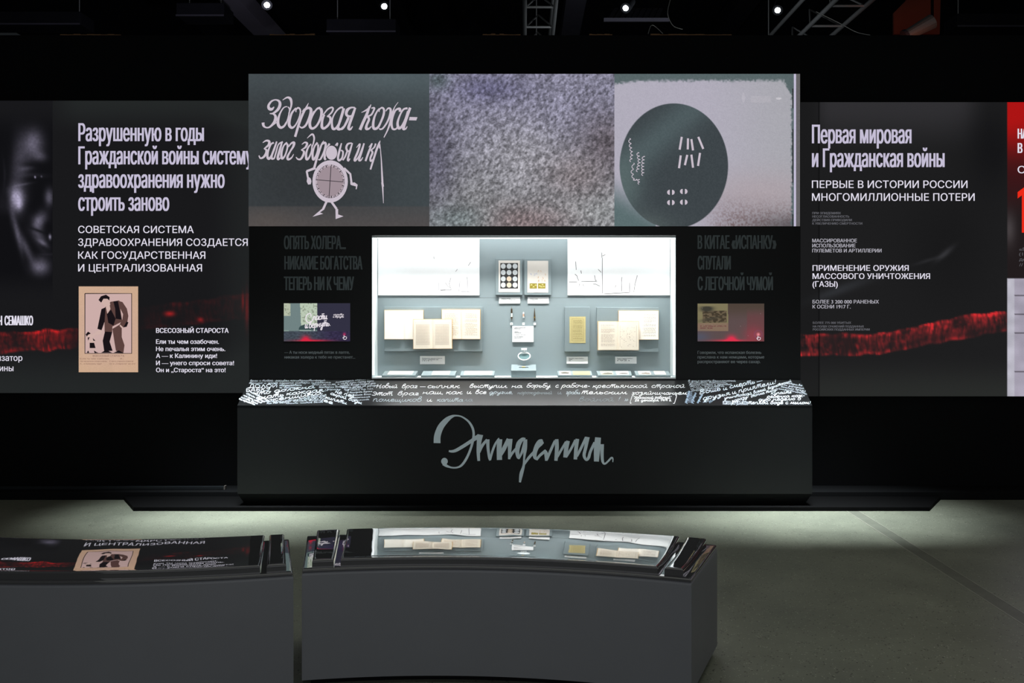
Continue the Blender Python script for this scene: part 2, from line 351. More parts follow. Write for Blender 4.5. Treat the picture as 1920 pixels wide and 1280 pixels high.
def lacquer(name, base):
    m = bpy.data.materials.new(name); m.use_nodes = True; nt = m.node_tree; nt.nodes.clear(); N = nt.nodes.new; L = nt.links.new
    d = N('ShaderNodeBsdfDiffuse'); g_ = N('ShaderNodeBsdfGlossy'); g_.inputs['Roughness'].default_value = .02
    tc = N('ShaderNodeTexCoord'); n = N('ShaderNodeTexNoise'); n.inputs['Scale'].default_value = 5; n.inputs['Detail'].default_value = 1; L(tc.outputs['Object'], n.inputs['Vector'])
    bp = N('ShaderNodeBump'); bp.inputs['Strength'].default_value = .10; bp.inputs['Distance'].default_value = .01; L(n.outputs['Fac'], bp.inputs['Height'])
    for q in (d, g_): L(bp.outputs[0], q.inputs['Normal'])
    d.inputs[0].default_value = base; lw = N('ShaderNodeLayerWeight'); lw.inputs[0].default_value = .5
    pw_ = N('ShaderNodeMath'); pw_.operation = 'POWER'; L(lw.outputs['Facing'], pw_.inputs[0]); pw_.inputs[1].default_value = 2.6
    ma = N('ShaderNodeMath'); ma.operation = 'MULTIPLY_ADD'; L(pw_.outputs[0], ma.inputs[0]); ma.inputs[1].default_value = 1.3; ma.inputs[2].default_value = .05
    mx = N('ShaderNodeMixShader'); L(ma.outputs[0], mx.inputs[0]); L(d.outputs[0], mx.inputs[1]); L(g_.outputs[0], mx.inputs[2])
    o = N('ShaderNodeOutputMaterial'); L(mx.outputs[0], o.inputs[0]); MATS[name] = m; return m
M_pad = lacquer('bench_lacquer', col(84, 84, 87))
M_body = mat('bench_body', col(132, 134, 141), .38, .35, noise=.05, nscale=5)
M_truss = mat('truss_metal', col(178, 180, 176), .4, .5, metal=.6, noise=.1)
M_ceil = mat('ceiling_black', col(30, 30, 34), .9, .1, noise=.3, nscale=4)
M_beam = mat('beam_grey', col(74, 72, 80), .8, .2, noise=.2, nscale=6)
M_wood = mat('raw_timber', col(150, 112, 78), .8, .2, noise=.3, nscale=30)
M_glass_s = mat('clear_plastic', col(128, 158, 160), .08, .6)
M_brass = mat('dark_brass', col(74, 58, 38), .35, .5, metal=.5)
M_steel = mat('bright_steel', col(205, 205, 198), .25, .5, metal=.7)
T_lav = emit('screen_text_lavender', col(197, 190, 213)); T_white = emit('screen_text_white', col(226, 222, 236))
T_mid = emit('screen_text_mid', col(178, 176, 186)); T_dim = emit('screen_text_dim', col(98, 98, 104)); T_pink = emit('film_white', col(201, 190, 202))

# floor: polished screed with dark and pale chips
def floor_mat():
    m = bpy.data.materials.new('polished_screed'); m.use_nodes = True; nt = m.node_tree; N = nt.nodes.new; L = nt.links.new
    b = nt.nodes['Principled BSDF']; tc = N('ShaderNodeTexCoord')
    n1 = N('ShaderNodeTexNoise'); n1.inputs['Scale'].default_value = 1.3; n1.inputs['Detail'].default_value = 8; n1.inputs['Roughness'].default_value = .65
    L(tc.outputs['Object'], n1.inputs['Vector'])
    r1 = N('ShaderNodeValToRGB'); r1.color_ramp.elements[0].position = .3; r1.color_ramp.elements[0].color = col(112, 116, 104)
    r1.color_ramp.elements[1].position = .7; r1.color_ramp.elements[1].color = col(140, 144, 128); L(n1.outputs['Fac'], r1.inputs[0])
    def chips(sc, thr, c, prev):
        v = N('ShaderNodeTexVoronoi'); v.inputs['Scale'].default_value = sc; L(tc.outputs['Object'], v.inputs['Vector'])
        n = N('ShaderNodeTexNoise'); n.inputs['Scale'].default_value = sc * .37; L(tc.outputs['Object'], n.inputs['Vector'])
        lt = N('ShaderNodeMath'); lt.operation = 'LESS_THAN'; L(v.outputs['Distance'], lt.inputs[0]); lt.inputs[1].default_value = thr
        gt = N('ShaderNodeMath'); gt.operation = 'GREATER_THAN'; L(n.outputs['Fac'], gt.inputs[0]); gt.inputs[1].default_value = .53
        mu = N('ShaderNodeMath'); mu.operation = 'MULTIPLY'; L(lt.outputs[0], mu.inputs[0]); L(gt.outputs[0], mu.inputs[1])
        mx = N('ShaderNodeMixRGB'); L(mu.outputs[0], mx.inputs[0]); L(prev, mx.inputs[1]); mx.inputs[2].default_value = c
        return mx.outputs[0]
    o = chips(58, .22, col(58, 58, 52), r1.outputs[0]); o = chips(75, .2, col(186, 188, 172), o)
    L(o, b.inputs['Base Color'])
    rr = N('ShaderNodeMapRange'); L(n1.outputs['Fac'], rr.inputs[0]); rr.inputs[3].default_value = .30; rr.inputs[4].default_value = .46
    L(rr.outputs[0], b.inputs['Roughness']); b.inputs['Specular IOR Level'].default_value = .45
    bp = N('ShaderNodeBump'); bp.inputs['Strength'].default_value = .05; bp.inputs['Distance'].default_value = .01
    n2 = N('ShaderNodeTexNoise'); n2.inputs['Scale'].default_value = 60; L(tc.outputs['Object'], n2.inputs['Vector']); L(n2.outputs['Fac'], bp.inputs['Height'])
    L(bp.outputs[0], b.inputs['Normal']); return m
M_floor = floor_mat()

# ------------------------------------------------------------------ setting
DC, DF_, DW, DP = 7.297, 7.0, 7.62, 6.96      # unit face, counter front, side wall face, platform edge
f = MB().box(-9, 9, -6, 20, -.12, 0).obj('floor', M_floor); tag(f, kind='structure')
c = MB().box(-9, 9, -6, 20, 6.3, 6.4).obj('ceiling', M_ceil); tag(c, kind='structure')
wtop = EYE + (570 - 66) * DW / F
wl = MB().box(-6.4, 6.4, DW, DW + .14, 0, wtop).obj('wall_back', M_black); tag(wl, kind='structure')
for a, b in ((112, 226), (505, 590), (905, 976), (1220, 1372), (1105, 1148)):
    x0, x1 = P(a, 0, DW)[0], P(b, 0, DW)[0]
    V = []; 
    n = 9
    mb = MB()
    for k in range(n):
        xa = x0 + (x1 - x0) * k / n; xb = x0 + (x1 - x0) * (k + 1) / n; h = random.uniform(.006, .014)
        mb.box(xa, xb, DW + .004, DW + .03, wtop, wtop + h)
    mb.obj('timber_edge', M_wood, wl)
sk = MB().box(-6.4, 6.4, 7.36, DW - .002, 0, .062).obj('baseboard_back', M_black, bevel=.003); tag(sk, kind='structure')
# movement joint cut into the screed
j = MB(); j.box(2.330, 2.338, -2, 6.955, 0, .0015); j.box(2.418, 2.424, -2, 6.955, 0, .0015); j.obj('metal_edge', mat('joint_edge', col(150, 150, 138), .35, .6, noise=.5, nscale=9), None)
jo = bpy.data.objects['metal_edge']; jo.name = 'trim_1'; tag(jo, kind='structure')
mesh('joint_filler', [(2.339, -2, .0008), (2.417, -2, .0008), (2.417, 6.955, .0008), (2.339, 6.955, .0008)], [(0, 1, 2, 3)], mat('joint_filler', col(112, 115, 104), .4, .4, noise=.3, nscale=12), jo)
# glossy rail along the foot of the left wall
x1 = P(423, 0, 7.45)[0]
t = thing('floor_rail', (-4, 7.45, .062), 'thin dark metal rail along the foot of the left wall', 'rail')
MB().box(-6.3, x1 - .012, 7.44, 7.47, .0625, .087).obj('rail', mat('dark_rail', col(38, 42, 46), .3, .5), t, bevel=.003)
MB().box(x1 - .012, x1, 7.436, 7.474, .0625, .092).obj('end_cap', mat('rail_cap', col(110, 105, 100), .4), t, bevel=.002)

# platform
def prism(pts, z0, z1):
    n = len(pts); V = [(x, y, z0) for x, y in pts] + [(x, y, z1) for x, y in pts]
    return V, [tuple(range(n))[::-1], tuple(range(n, 2 * n))] + [(k, (k + 1) % n, n + (k + 1) % n, n + k) for k in range(n)]
xl, xr = P(250, 0, DP)[0], P(1743, 0, DP)[0]
pl = thing('platform', (0, 7.1, 0), 'low black floor platform with cut corners under the central unit', 'platform')
V, Fc = prism([(xl, DP), (xr, DP), (xr + .25, 7.355), (xl - .235, 7.355)], .0, .028)
o = mesh('deck', V, Fc, M_deck, pl)

# ------------------------------------------------------------------ central unit housing
HX = 2.096; ztop = P(0, 138.3, DC)[2]; z424 = P(0, 423.5, DC)[2]
ox0, oz1 = P(697, 441, DC)[0], P(0, 441, DC)[2]; ox1, oz0 = P(1267.3, 0, DC)[0], .932
un = thing('exhibit_unit', (0, 7.4, 0), 'tall black exhibition unit around the lit showcase in the centre', 'exhibit unit')
mb = MB()
mb.box(-HX, HX, DC, DW - .003, oz1, ztop); mb.box(-HX, ox0, DC, DW - .003, .93, oz1); mb.box(ox1, HX, DC, DW - .003, .93, oz1)
mb.box(-HX, HX, DC + .003, DW - .003, .0635, .93)
mb.obj('housing', M_blackpanel, un)
def lettering(name, D, mt, parent, lines, mp=None):
    m = mp or onD(D)
    for ln in lines:
        mb = MB(); text(mb, m, *ln[:5], **(ln[5] if len(ln) > 5 else {})); o = mb.obj(name, mt, parent)
    return o
B = dict(bold=1.7)
lettering('left_heading', DC - .0012, M_greyprint, un, [('ОПЯТЬ ХОЛЕРА...', 532.2, 466.9, 648.7, 25.2, B), ('НИКАКИЕ БОГАТСТВА', 533, 505.1, 679.7, 25.3, B), ('ТЕПЕРЬ НИ К ЧЕМУ', 532.2, 543.8, 664, 25.6, B)])
lettering('right_heading', DC - .0012, M_greyprint, un, [('В КИТАЕ «ИСПАНКУ»', 1307.9, 466.4, 1455.9, 25.6, B), ('СПУТАЛИ', 1307.9, 505.1, 1370.3, 25.5, B), ('С ЛЕГОЧНОЙ ЧУМОЙ', 1307.9, 543.8, 1449.3, 25.6, B)])
lettering('left_caption', DC - .0012, M_dimprint, un, [('— А ты носи медный пятак в лапте,', 533, 662.9, 655.6, 5.6, dict(bold=.3)), ('никакая холера к тебе не пристанет...', 533.2, 671.9, 666, 5.6, dict(bold=.3))])
lettering('right_caption', DC - .0012, M_dimprint, un, [('Говорили, что испанская болезнь', 1308, 663.2, 1427.5, 5.6, dict(bold=.3)), ('прислана к нам немцами, которые', 1308, 671.8, 1432.9, 5.6, dict(bold=.3)), ('распространяют ее через сахар.', 1308, 680.5, 1425.9, 5.6, dict(bold=.3))])

# ------------------------------------------------------------------ film projection over the case
fs = thing('film_screen', (0, DC, z424), 'wide screen above the showcase showing three film stills', 'screen')
MB().pbox(466, 138.5, 1500, 424, DC - .006, DC).obj('screen_panel', M_black, fs)
D1 = DC - .0065; D2 = DC - .0085; D3 = DC - .0095; D4 = DC - .0105
def f_left(X, Y):
    b = np.array([57, 62, 65]) + 0 * X[..., None]
    t = np.exp(-((Y - 138) / 45) ** 2) * (.35 + .65 * sm(X, 500, 760))
    b = rgbmix(b, (92, 105, 110), t * .85)
    b = rgbmix(b, (72, 82, 86), sm(X, 640, 800) * .45)
    b = rgbmix(b, (46, 48, 50), gs(X, Y, 560, 330, 90, 90) * .5)
    lo = sm(Y, 385, 388.5); b = rgbmix(b, (80, 76, 76), lo * (.55 + .4 * sm(Y, 388, 424)))
    b = rgbmix(b, (90, 82, 78), gs(X, Y, 500, 412, 60, 22) * lo * .5)
    return b + (vnoise(X, Y, 3, 4) - .5)[..., None] * 5
def f_mid(X, Y):
    a = np.array([150, 148, 170.]) + 0 * X[..., None]
    a = rgbmix(a, (146, 146, 150), sm(Y, 200, 380)); a = rgbmix(a, (178, 176, 184), gs(X, Y, 985, 300, 90, 70, .5) * .8)
    a = rgbmix(a, (106, 104, 122), gs(X, Y, 815, 290, 40, 110) * .9); a = rgbmix(a, (112, 104, 112), gs(X, Y, 1140, 270, 60, 60) * .9)
    a = rgbmix(a, (110, 108, 140), gs(X, Y, 915, 165, 70, 28) * .8); a = rgbmix(a, (98, 110, 116), gs(X, Y, 820, 150, 22, 18))
    a = rgbmix(a, (178, 182, 184), gs(X, Y, 1120, 400, 60, 30) * .7); a = rgbmix(a, (150, 130, 132), gs(X, Y, 980, 415, 90, 30) * .8)
    a = rgbmix(a, (150, 140, 144), gs(X, Y, 1080, 330, 60, 40) * .8); a = rgbmix(a, (136, 150, 152), gs(X, Y, 860, 410, 60, 26) * .7)
    rx = X + .5 * Y; ry = Y - .2 * X
    n = vnoise(rx, ry, 4.2, 1, (1, .75)) * .6 + vnoise(rx, ry, 2.2, 2) * .4
    return a * (.47 + .78 * n)[..., None]
def f_right(X, Y):
    a = np.array([176, 172, 186.]) + 0 * X[..., None]
    a = rgbmix(a, (166, 166, 172), sm(X, 1300, 1480) * .8); a = rgbmix(a, (172, 160, 166), gs(X, Y, 1430, 360, 130, 40) * .8)
    sp = vnoise(X, Y, 2.2, 9)
    lo = sm(Y - (X - 1340) * .02, 350, 425) * sm(X, 1300, 1380)
    a = rgbmix(a, (118, 98, 100), lo * (.25 + 1.1 * np.clip(sp - .3, 0, 1))); a = rgbmix(a, (84, 80, 84), gs(X, Y, 1500, 425, 90, 22) * .8)
    a = rgbmix(a, (92, 110, 112), sm(-(X - 1152) * .5 + (Y - 330) * .9, -10, 60) * (X < 1230))
    top = 1 - sm(Y + 6 * np.exp(-((X - 1152) / 30) ** 2) * -1 + (vnoise(X, Y, 3, 3) - .5) * 5, 147, 155)
    top = np.maximum(top, sm(X + (vnoise(X, Y, 3, 5) - .5) * 5 + 14 * np.exp(-((Y - 150) / 18) ** 2), 1482, 1487))
    a = rgbmix(a, (88, 102, 104), top)
    # dish
    e = np.sqrt(((X - 1263.5) / 101.5) ** 2 + ((Y - 311) / 117.0) ** 2)
    d = 1 - sm(e, .995, 1.008)
    dk = np.array([62, 69, 73.]) + 0 * X[..., None]
    u = (X - 1180) * .68 + (Y - 340) * .73; dk = rgbmix(dk, (88, 103, 106), np.exp(-((u + 5) / 26) ** 2) * .75 * sm(Y, 200, 300)) if False else rgbmix(dk, (86, 101, 104), np.exp(-(((Y - 250) + (X - 1245) * .85) / 42) ** 2) * .7)
    dk = rgbmix(dk, (92, 108, 108), gs(X, Y, 1170, 350, 35, 60) * .8); dk = rgbmix(dk, (84, 94, 94), gs(X, Y, 1200, 425, 60, 26))
    a = a * (1 - d[..., None]) + dk * d[..., None]
    a = rgbmix(a, (196, 190, 214), ((X > 1488.5) & (X < 1492.5)) * 1.0); a = rgbmix(a, (100, 98, 100), (X >= 1492.5) * 1.0)
    a = rgbmix(a, (30, 28, 30), ((np.abs(X - 1486.7) < .9) & (Y > 165) & (vnoise(X * 0, Y, 26, 8) > .35)) * .8)
    a = rgbmix(a, (205, 202, 208), (gs(X, Y, 1460, 184.5, 5.5, 2.2) > .4) * .8)
    a = rgbmix(a, (190, 186, 196), (gs(X, Y, 1394, 183, 3.2, 10) > .4) * .5)
    a = rgbmix(a, (186, 182, 190), (np.abs(X - 1427) < 19) * (np.abs(Y - 186) < 6) * .4)
    return a + (vnoise(X, Y, 2, 4) - .5)[..., None] * 7
M_film = film('film_picture', .07, 160); M_film_rough = film('film_picture_coarse', .24, 95)
raster('left_still', 466, 138.5, 805, 424, D1, 1.8, f_left, M_film, fs)
raster('middle_still', 805, 138.5, 1152, 424, D1, 1.15, f_mid, M_film_rough, fs)
raster('right_still', 1152, 138.5, 1500, 424, D1, 1.0, f_right, M_film, fs)
# title writing on the left still
mb = MB(); m2 = onD(D2)
nibA = (R(60) * 0 + R(20), 5.2, 1.5)
nibA = (R(15), 6.2, 2.0)
T1 = lambda x, y, w: (485 + x / 9.14, 180 + y / 9.14, w / 9.14); T2 = lambda x, y, w: (635 + x / 9.14, 180 + y / 9.14, w / 9.14)
def tr_(z, txt):
    for q in txt.split('|'): ribbon(mb, m2, [z(*map(float, p.split(','))) for p in q.split()], n=6)
poly(mb, m2, [(766.8, 225.4), (780.5, 225.7), (782.7, 219.6), (768, 219.2)])
tr_(T1, '265,185,15 225,225,45 180,215,50 170,160,40 220,90,30 290,65,22 350,90,40 365,150,50 330,230,45 250,295,30 190,300,15|230,300,15 280,330,40 290,390,52 260,460,45 190,530,30 130,540,25 85,510,40 75,455,50|200,530,20 310,450,14'
 '|490,180,15 430,200,20 370,290,28 335,400,42 335,490,50 375,540,45 430,520,35 480,450,25 515,330,22 530,230,22 500,185,18|515,300,18 545,220,25 562,130,35 545,50,45 490,25,30 410,70,10|430,520,25 480,440,18 520,400,12'
 '|640,275,20 640,240,20 670,205,30 705,220,28 715,280,24 690,380,22 630,500,25 570,545,40 525,500,50 530,410,45 570,290,35 640,205,22'
 '|855,120,6 815,200,30 760,300,40 700,450,42 625,700,40|790,240,30 850,205,40 895,230,48 890,310,48 850,420,40 800,510,35 740,545,28 700,520,22|740,270,8 790,220,25|880,390,14 950,260,22'
 '|1060,205,45 1000,220,30 930,320,28 880,440,42 885,530,48 930,555,40 1000,500,35 1060,380,40 1080,270,48 1060,210,45'
 '|1100,330,20 1180,230,25 1250,195,28 1275,220,30 1250,280,28 1190,340,22|1130,320,25 1100,380,38 1085,450,42 1085,530,48 1120,555,40 1190,500,40 1230,420,38 1220,360,40 1170,345,25'
 '|1450,200,30 1400,200,30 1330,260,25 1270,370,25 1255,480,35 1275,560,45 1330,545,35 1400,430,35|1460,210,45 1410,380,45 1370,500,40 1355,560,45 1400,570,30 1450,520,15')
tr_(T2, '285,200,35 240,330,45 190,470,45 170,550,48 200,570,35 240,520,15|280,200,25 210,200,30 150,240,50 130,310,45 170,350,40 225,340,30|170,370,45 130,460,40 80,545,35 40,570,30 5,545,15'
 '|555,145,10 510,220,35 390,285,8|530,180,30 480,320,48 420,450,48 365,580,50|560,210,18 610,205,30 600,250,30 560,320,30 500,350,25|490,350,35 520,400,40 480,500,40 475,560,50 520,560,30 560,520,15'
 '|690,270,20 700,230,20 740,200,30 775,230,35 770,320,38 720,450,35 670,540,40 610,560,45 590,500,45 610,370,35 660,260,25 700,210,15'
 '|805,260,15 850,210,28 890,230,38 880,330,40 830,450,30 760,550,28 710,570,25 700,550,15|1020,105,8 960,190,15 920,300,35 890,430,35 840,580,25 775,710,15|1050,270,40 1045,220,45 980,240,30 930,340,35 905,460,40 925,560,35 980,565,28 1010,520,18'
 '|1180,210,35 1110,230,30 1050,330,28 1010,460,40 1030,550,50 1080,520,35 1140,400,30 1185,260,30|1225,200,45 1180,330,45 1130,480,45 1110,560,50 1150,560,25 1175,520,12')
tr_(T1, '70,800,12 130,765,30 180,780,42 170,840,40 90,905,15|95,905,15 135,930,40 125,990,42 80,1050,35 30,1065,28 5,1020,20|260,800,30 210,830,28 165,940,30 150,1040,40 180,1075,40 230,1000,28 280,860,25|310,780,25 270,900,35 225,1020,35 225,1070,40 265,1070,25 290,1020,12'
 '|415,785,25 340,830,22 300,960,25 270,1060,25|400,790,28 370,900,38 330,1040,42 335,1085,38 370,1060,20|490,800,40 430,850,25 390,980,38 400,1070,40 450,1020,28 490,900,28 495,820,35'
 '|510,870,20 560,810,28 605,800,45 595,860,38 540,950,28 495,1040,38 505,1085,38 560,1060,25 600,995,10|740,830,10 790,795,25 830,815,38 800,880,32 725,925,12|730,925,14 775,950,36 765,1010,38 720,1080,32 670,1080,26 640,1045,14'
 '|900,820,18 850,880,28 815,980,35 820,1080,42 860,1060,30 905,950,26 915,840,22|905,900,18 940,800,24 950,710,30 915,655,30 830,725,8|1010,800,38 960,860,26 925,980,36 935,1090,38 980,1030,28 1015,920,28 1020,830,35'
 '|1115,765,8 1080,830,28 1030,970,36 950,1225,32|1070,840,24 1130,800,36 1150,840,38 1120,960,34 1060,1080,30 1020,1090,18|1215,815,34 1160,920,30 1130,1050,38 1150,1095,36|1310,850,12 1350,810,25 1340,860,22'
 '|1420,810,20 1385,940,36 1360,1060,36 1380,1105,36 1430,1060,30 1445,960,30 1410,930,22')
tr_(T2, '235,805,22 200,920,34 160,1060,34 165,1105,36 195,1070,12|225,805,20 160,820,32 130,880,34 150,940,34 185,940,22|145,950,30 110,1040,28 70,1100,26'
 '|305,885,10 365,820,26 330,950,36 275,1080,36 285,1105,34 340,1040,20 420,850,22|435,810,26 395,950,34 350,1090,36 380,1100,25 415,1050,12'
 '|575,810,22 515,960,36 460,1115,32|515,880,10 570,815,22|635,815,28 610,880,26 550,930,20|555,930,28 580,970,34 545,1060,32 550,1115,32 590,1080,14|712,765,8 690,820,32 640,950,36 545,1260,28|690,830,25 705,900,20')
mb.obj('film_title', T_pink, fs)
# walking dish figure and the pen
mb = MB(); m3 = onD(D3)
Z3 = lambda x, y: (550 + x / 8, 260 + y / 8)
poly(mb, m3, ell(621.6, 286.3, 10.6, 13.3)); poly(mb, m3, ell(619, 340, 33.2, 39.6, 40))
def zl(pts, wd): ribbon(mb, m3, [Z3(*p) for p in pts], wd, smooth=False)
zl([(350, 300), (315, 440), (200, 490)], 4.2); zl([(335, 440), (200, 487)], 4.2); zl([(200, 485), (222, 600)], 3.6)
poly(mb, m3, [Z3(*p) for p in ((205, 605), (235, 575), (262, 600), (272, 640), (262, 682), (222, 688), (200, 640))])
zl([(760, 440), (855, 530), (872, 660)], 3.8); poly(mb, m3, [Z3(*p) for p in ((852, 660), (920, 655), (965, 690), (950, 757), (935, 757), (940, 715), (860, 692))])
zl([(500, 940), (445, 1060)], 4.2); poly(mb, m3, [Z3(*p) for p in ((465, 1060), (400, 1105), (448, 1125), (288, 1170), (430, 1050))])
zl([(570, 945), (650, 1055)], 4.2); poly(mb, m3, [Z3(*p) for p in ((632, 1050), (672, 1055), (672, 1135), (752, 1162), (635, 1205))])
ribbon(mb, m3, [(712.5, 270, 1), (715, 300, 2), (717, 340, 3.6), (719, 381, .8)], smooth=False); ribbon(mb, m3, [(716.8, 342, 4), (718, 350, 4)], smooth=False)
mb.obj('walking_dish_figure', T_pink, fs)
mb = MB(); m4 = onD(D4)
poly(mb, m4, ell(619, 340, 27.5, 31.8, 40)); mb.obj('dish_ring', emit('film_pink', col(186, 172, 182)), fs)
mb = MB(); m5 = onD(D4 - .001)
poly(mb, m5, ell(619, 340, 24.5, 28.5, 40)); mb.obj('dish_centre', emit('film_mauve', col(158, 142, 150)), fs)
mb = MB(); m6 = onD(D4 - .002)
ribbon(mb, m6, [Z3(372, 617), Z3(745, 648)], 1.2); ribbon(mb, m6, [Z3(566, 405), Z3(535, 890)], 1.3)
for k in range(64):
    if k in (47, 48, 31, 32): continue
    a = 2 * math.pi * k / 64; q = (.92, 1.0, 1.04)[k % 3]; ca, sa = math.cos(a), math.sin(a)
    ribbon(mb, m6, [(619 + 25.2 * ca * q, 340 + 29.5 * sa * q), (619 + 27.3 * ca, 340 + 31.6 * sa)], 1.1 + .5 * (k % 2))
ribbon(mb, m3, ell(621.6, 286.3, 10.9, 13.6) + [ell(621.6, 286.3, 10.9, 13.6)[0]], .7)
mb.obj('dish_marks', emit('film_dark', col(48, 44, 50)), fs)
# right still: rods, spirals, split discs
parts_ = []
ZR = lambda x, y: (1140 + x / 4.266, 130 + y / 4.266)
for a, b in (((590, 540), (573, 642)), ((640, 552), (638, 640)), ((667, 558), (680, 648)), ((722, 540), (762, 636)), ((582, 688), (568, 790)), ((634, 684), (615, 766)), ((667, 682), (680, 786)), ((736, 668), (720, 772))):
    mb = MB(); parts_.append(mb); ribbon(mb, m2, [ZR(*a), ZR(*b)], 3.9)
for cx, cy in ((503, 983), (606, 976), (503, 1065), (606, 1062)):
    for s in (-1, 1):
        mb = MB(); parts_.append(mb); x, y = ZR(cx + s * 9, cy); poly(mb, m2, [(x + s * 5 * math.cos(t), y + 4.8 * math.sin(t)) for t in np.linspace(-math.pi / 2, math.pi / 2, 9)])
def squig(pts, n, amp):
    q = []
    for k in range(n * 6 + 1):
        t = k / (n * 6); i = min(int(t * (len(pts) - 1)), len(pts) - 2); u = t * (len(pts) - 1) - i
        x = pts[i][0] * (1 - u) + pts[i + 1][0] * u; y = pts[i][1] * (1 - u) + pts[i + 1][1] * u
        q.append(ZR(x + amp * math.sin(t * n * 2 * math.pi), y + .4 * amp * math.cos(t * n * 2 * math.pi)))
    mb = MB(); parts_.append(mb); ribbon(mb, m2, q, 1.3, smooth=False)
squig([(172, 548), (180, 620), (192, 680), (182, 735)], 6, 10); squig([(238, 660), (252, 740), (236, 815)], 6, 12); squig([(285, 690), (278, 770), (280, 845)], 6, 12); squig([(205, 745), (192, 820), (205, 885), (246, 880), (248, 915)], 7, 9)
for k_, o_ in enumerate(parts_): o_.obj('rod' if k_ < 8 else ('half_disc' if k_ < 16 else 'spiral'), T_pink, fs)

# ------------------------------------------------------------------ wide text screens at both sides
DS = DW - .03; S1 = DS - .0005; S2 = DS - .0025; S3 = DS - .004; S4 = DS - .005
M_scr = film('screen_picture', .05, 120)
def red_band(X, Y, cy, hw, seed, gain=1.0):
    n = vnoise(X, Y, 30, seed) * .5 + vnoise(X, Y, 9, seed + 1) * .3 + vnoise(X, Y, 4, seed + 2) * .2
    fib = .3 + 1.1 * vnoise(X * 1.0 + 2 * np.sin(Y / 9), Y * .16, 2.6, seed + 3)
    e = np.abs(Y - cy + (vnoise(X, Y, 22, seed + 5) - .5) * 6) / hw; edge = 1 - sm(e, .86, 1.05)
    rim = .7 + .8 * np.exp(-((e - .85) / .2) ** 2)
    return edge * np.clip((n - .25) * 1.5, .1, 1) * fib * rim * gain * .85
def f_scrL(X, Y):
    a = np.array([25, 25, 27.]) + 0 * X[..., None]
    a = rgbmix(a, (37, 40, 40), np.clip(sm(Y, 620, 735) + (1 - sm(Y, 188, 260)) * sm(X, 60, 160) + sm(X, 380, 470) * .7, 0, 1) * .9)
    cy = np.where(X < 150, 644 - X * .07, 635); hw = np.where(X < 150, 20 - X * .0, 1)
    r = red_band(X, Y, cy, hw, 20, 1.0) * (X < 148) * (1 - .75 * sm(X, 95, 150))
    r2 = red_band(X, Y, 598 - (X - 262) * .12, 24, 31, .2) * (X > 250) * sm(X, 250, 300)
    sp = gs(X, Y, 318, 588, 9, 4.5) * .9 + gs(X, Y, 376, 599, 5, 4) * .7 + gs(X, Y, 455, 566, 1.6, 16) * .5 + gs(X, Y, 463, 580, 3, 30) * .4
    r = np.clip(r + r2 + sp * .8, 0, 1)
    return rgbmix(a, (208, 36, 38), r)
def f_scrR(X, Y):
    a = np.array([30, 30, 31.]) + 0 * X[..., None]
    a = rgbmix(a, (52, 51, 54), (1 - sm(Y, 195, 300)) * (1 - sm(X, 1800, 1860)) * sm(X, 1510, 1560) * .8)
    a = rgbmix(a, (44, 46, 44), sm(Y, 660, 742) * .8); a = rgbmix(a, (20, 20, 22), gs(X, Y, 1860, 280, 50, 80) * .9)
    a = rgbmix(a, (22, 22, 23), gs(X, Y, 1780, 460, 90, 120) * .6)
    a = rgbmix(a, (62, 62, 66), gs(X, Y, 1772, 475, 20, 5, -.7) * .7 + gs(X, Y, 1740, 488, 26, 3, -.3) * .4)
    a = rgbmix(a, (52, 54, 58), gs(X, Y, 1570, 545, 70, 9, -.35) * .7)
    t = (X - 1500) / 389.
    cy = np.interp(X, [1500, 1550, 1640, 1720, 1800, 1889, 2000], [648, 646, 645, 631, 615, 603, 590]); hw = np.interp(X, [1500, 1640, 1720, 1800, 1889], [22, 20, 20, 24, 19])
    r = red_band(X, Y, cy, hw, 41, 1.35)
    up = sm((cy - Y) / hw, -.6, .5); r = r * (.35 + .8 * np.where(X > 1700, up, .8))
    r = np.clip(r, 0, 1) * (X < 1889)
    a = rgbmix(a, (214, 46, 50), r)
    a = rgbmix(a, (16, 16, 17), (np.abs(X - 1536) < .9) * 1.0); a = rgbmix(a, (25, 25, 26), (X < 1535) * .6 * (1 - np.clip(r * 3, 0, 1)))
    # red picture column
    rc = np.array([172, 20, 20.]) + 0 * X[..., None]; rc = rgbmix(rc, (60, 22, 24), sm(Y + 14 * (vnoise(X, Y, 30, 60) - .5), 215, 330)); rc = rgbmix(rc, (34, 28, 29), sm(Y, 320, 420))
    rc = rgbmix(rc, (84, 78, 80), gs(X, Y, 1892, 430, 12, 30) * .7)
    a = np.where((X >= 1889)[..., None], rc, a)
    lv = np.array([168, 162, 178.]) + 0 * X[..., None]; lv = rgbmix(lv, (188, 186, 198), (X < 1903) * 1.0)
    for yy in (554.5, 589.5, 625, 697): lv = rgbmix(lv, (60, 54, 62), ((np.abs(Y - yy) < .9) & (X > 1903)) * .8)
    lv = lv * (.92 + .12 * vnoise(X, Y, 14, 70))[..., None]
    a = np.where(((X >= 1888) & (Y > 522))[..., None], lv, a)
    return a
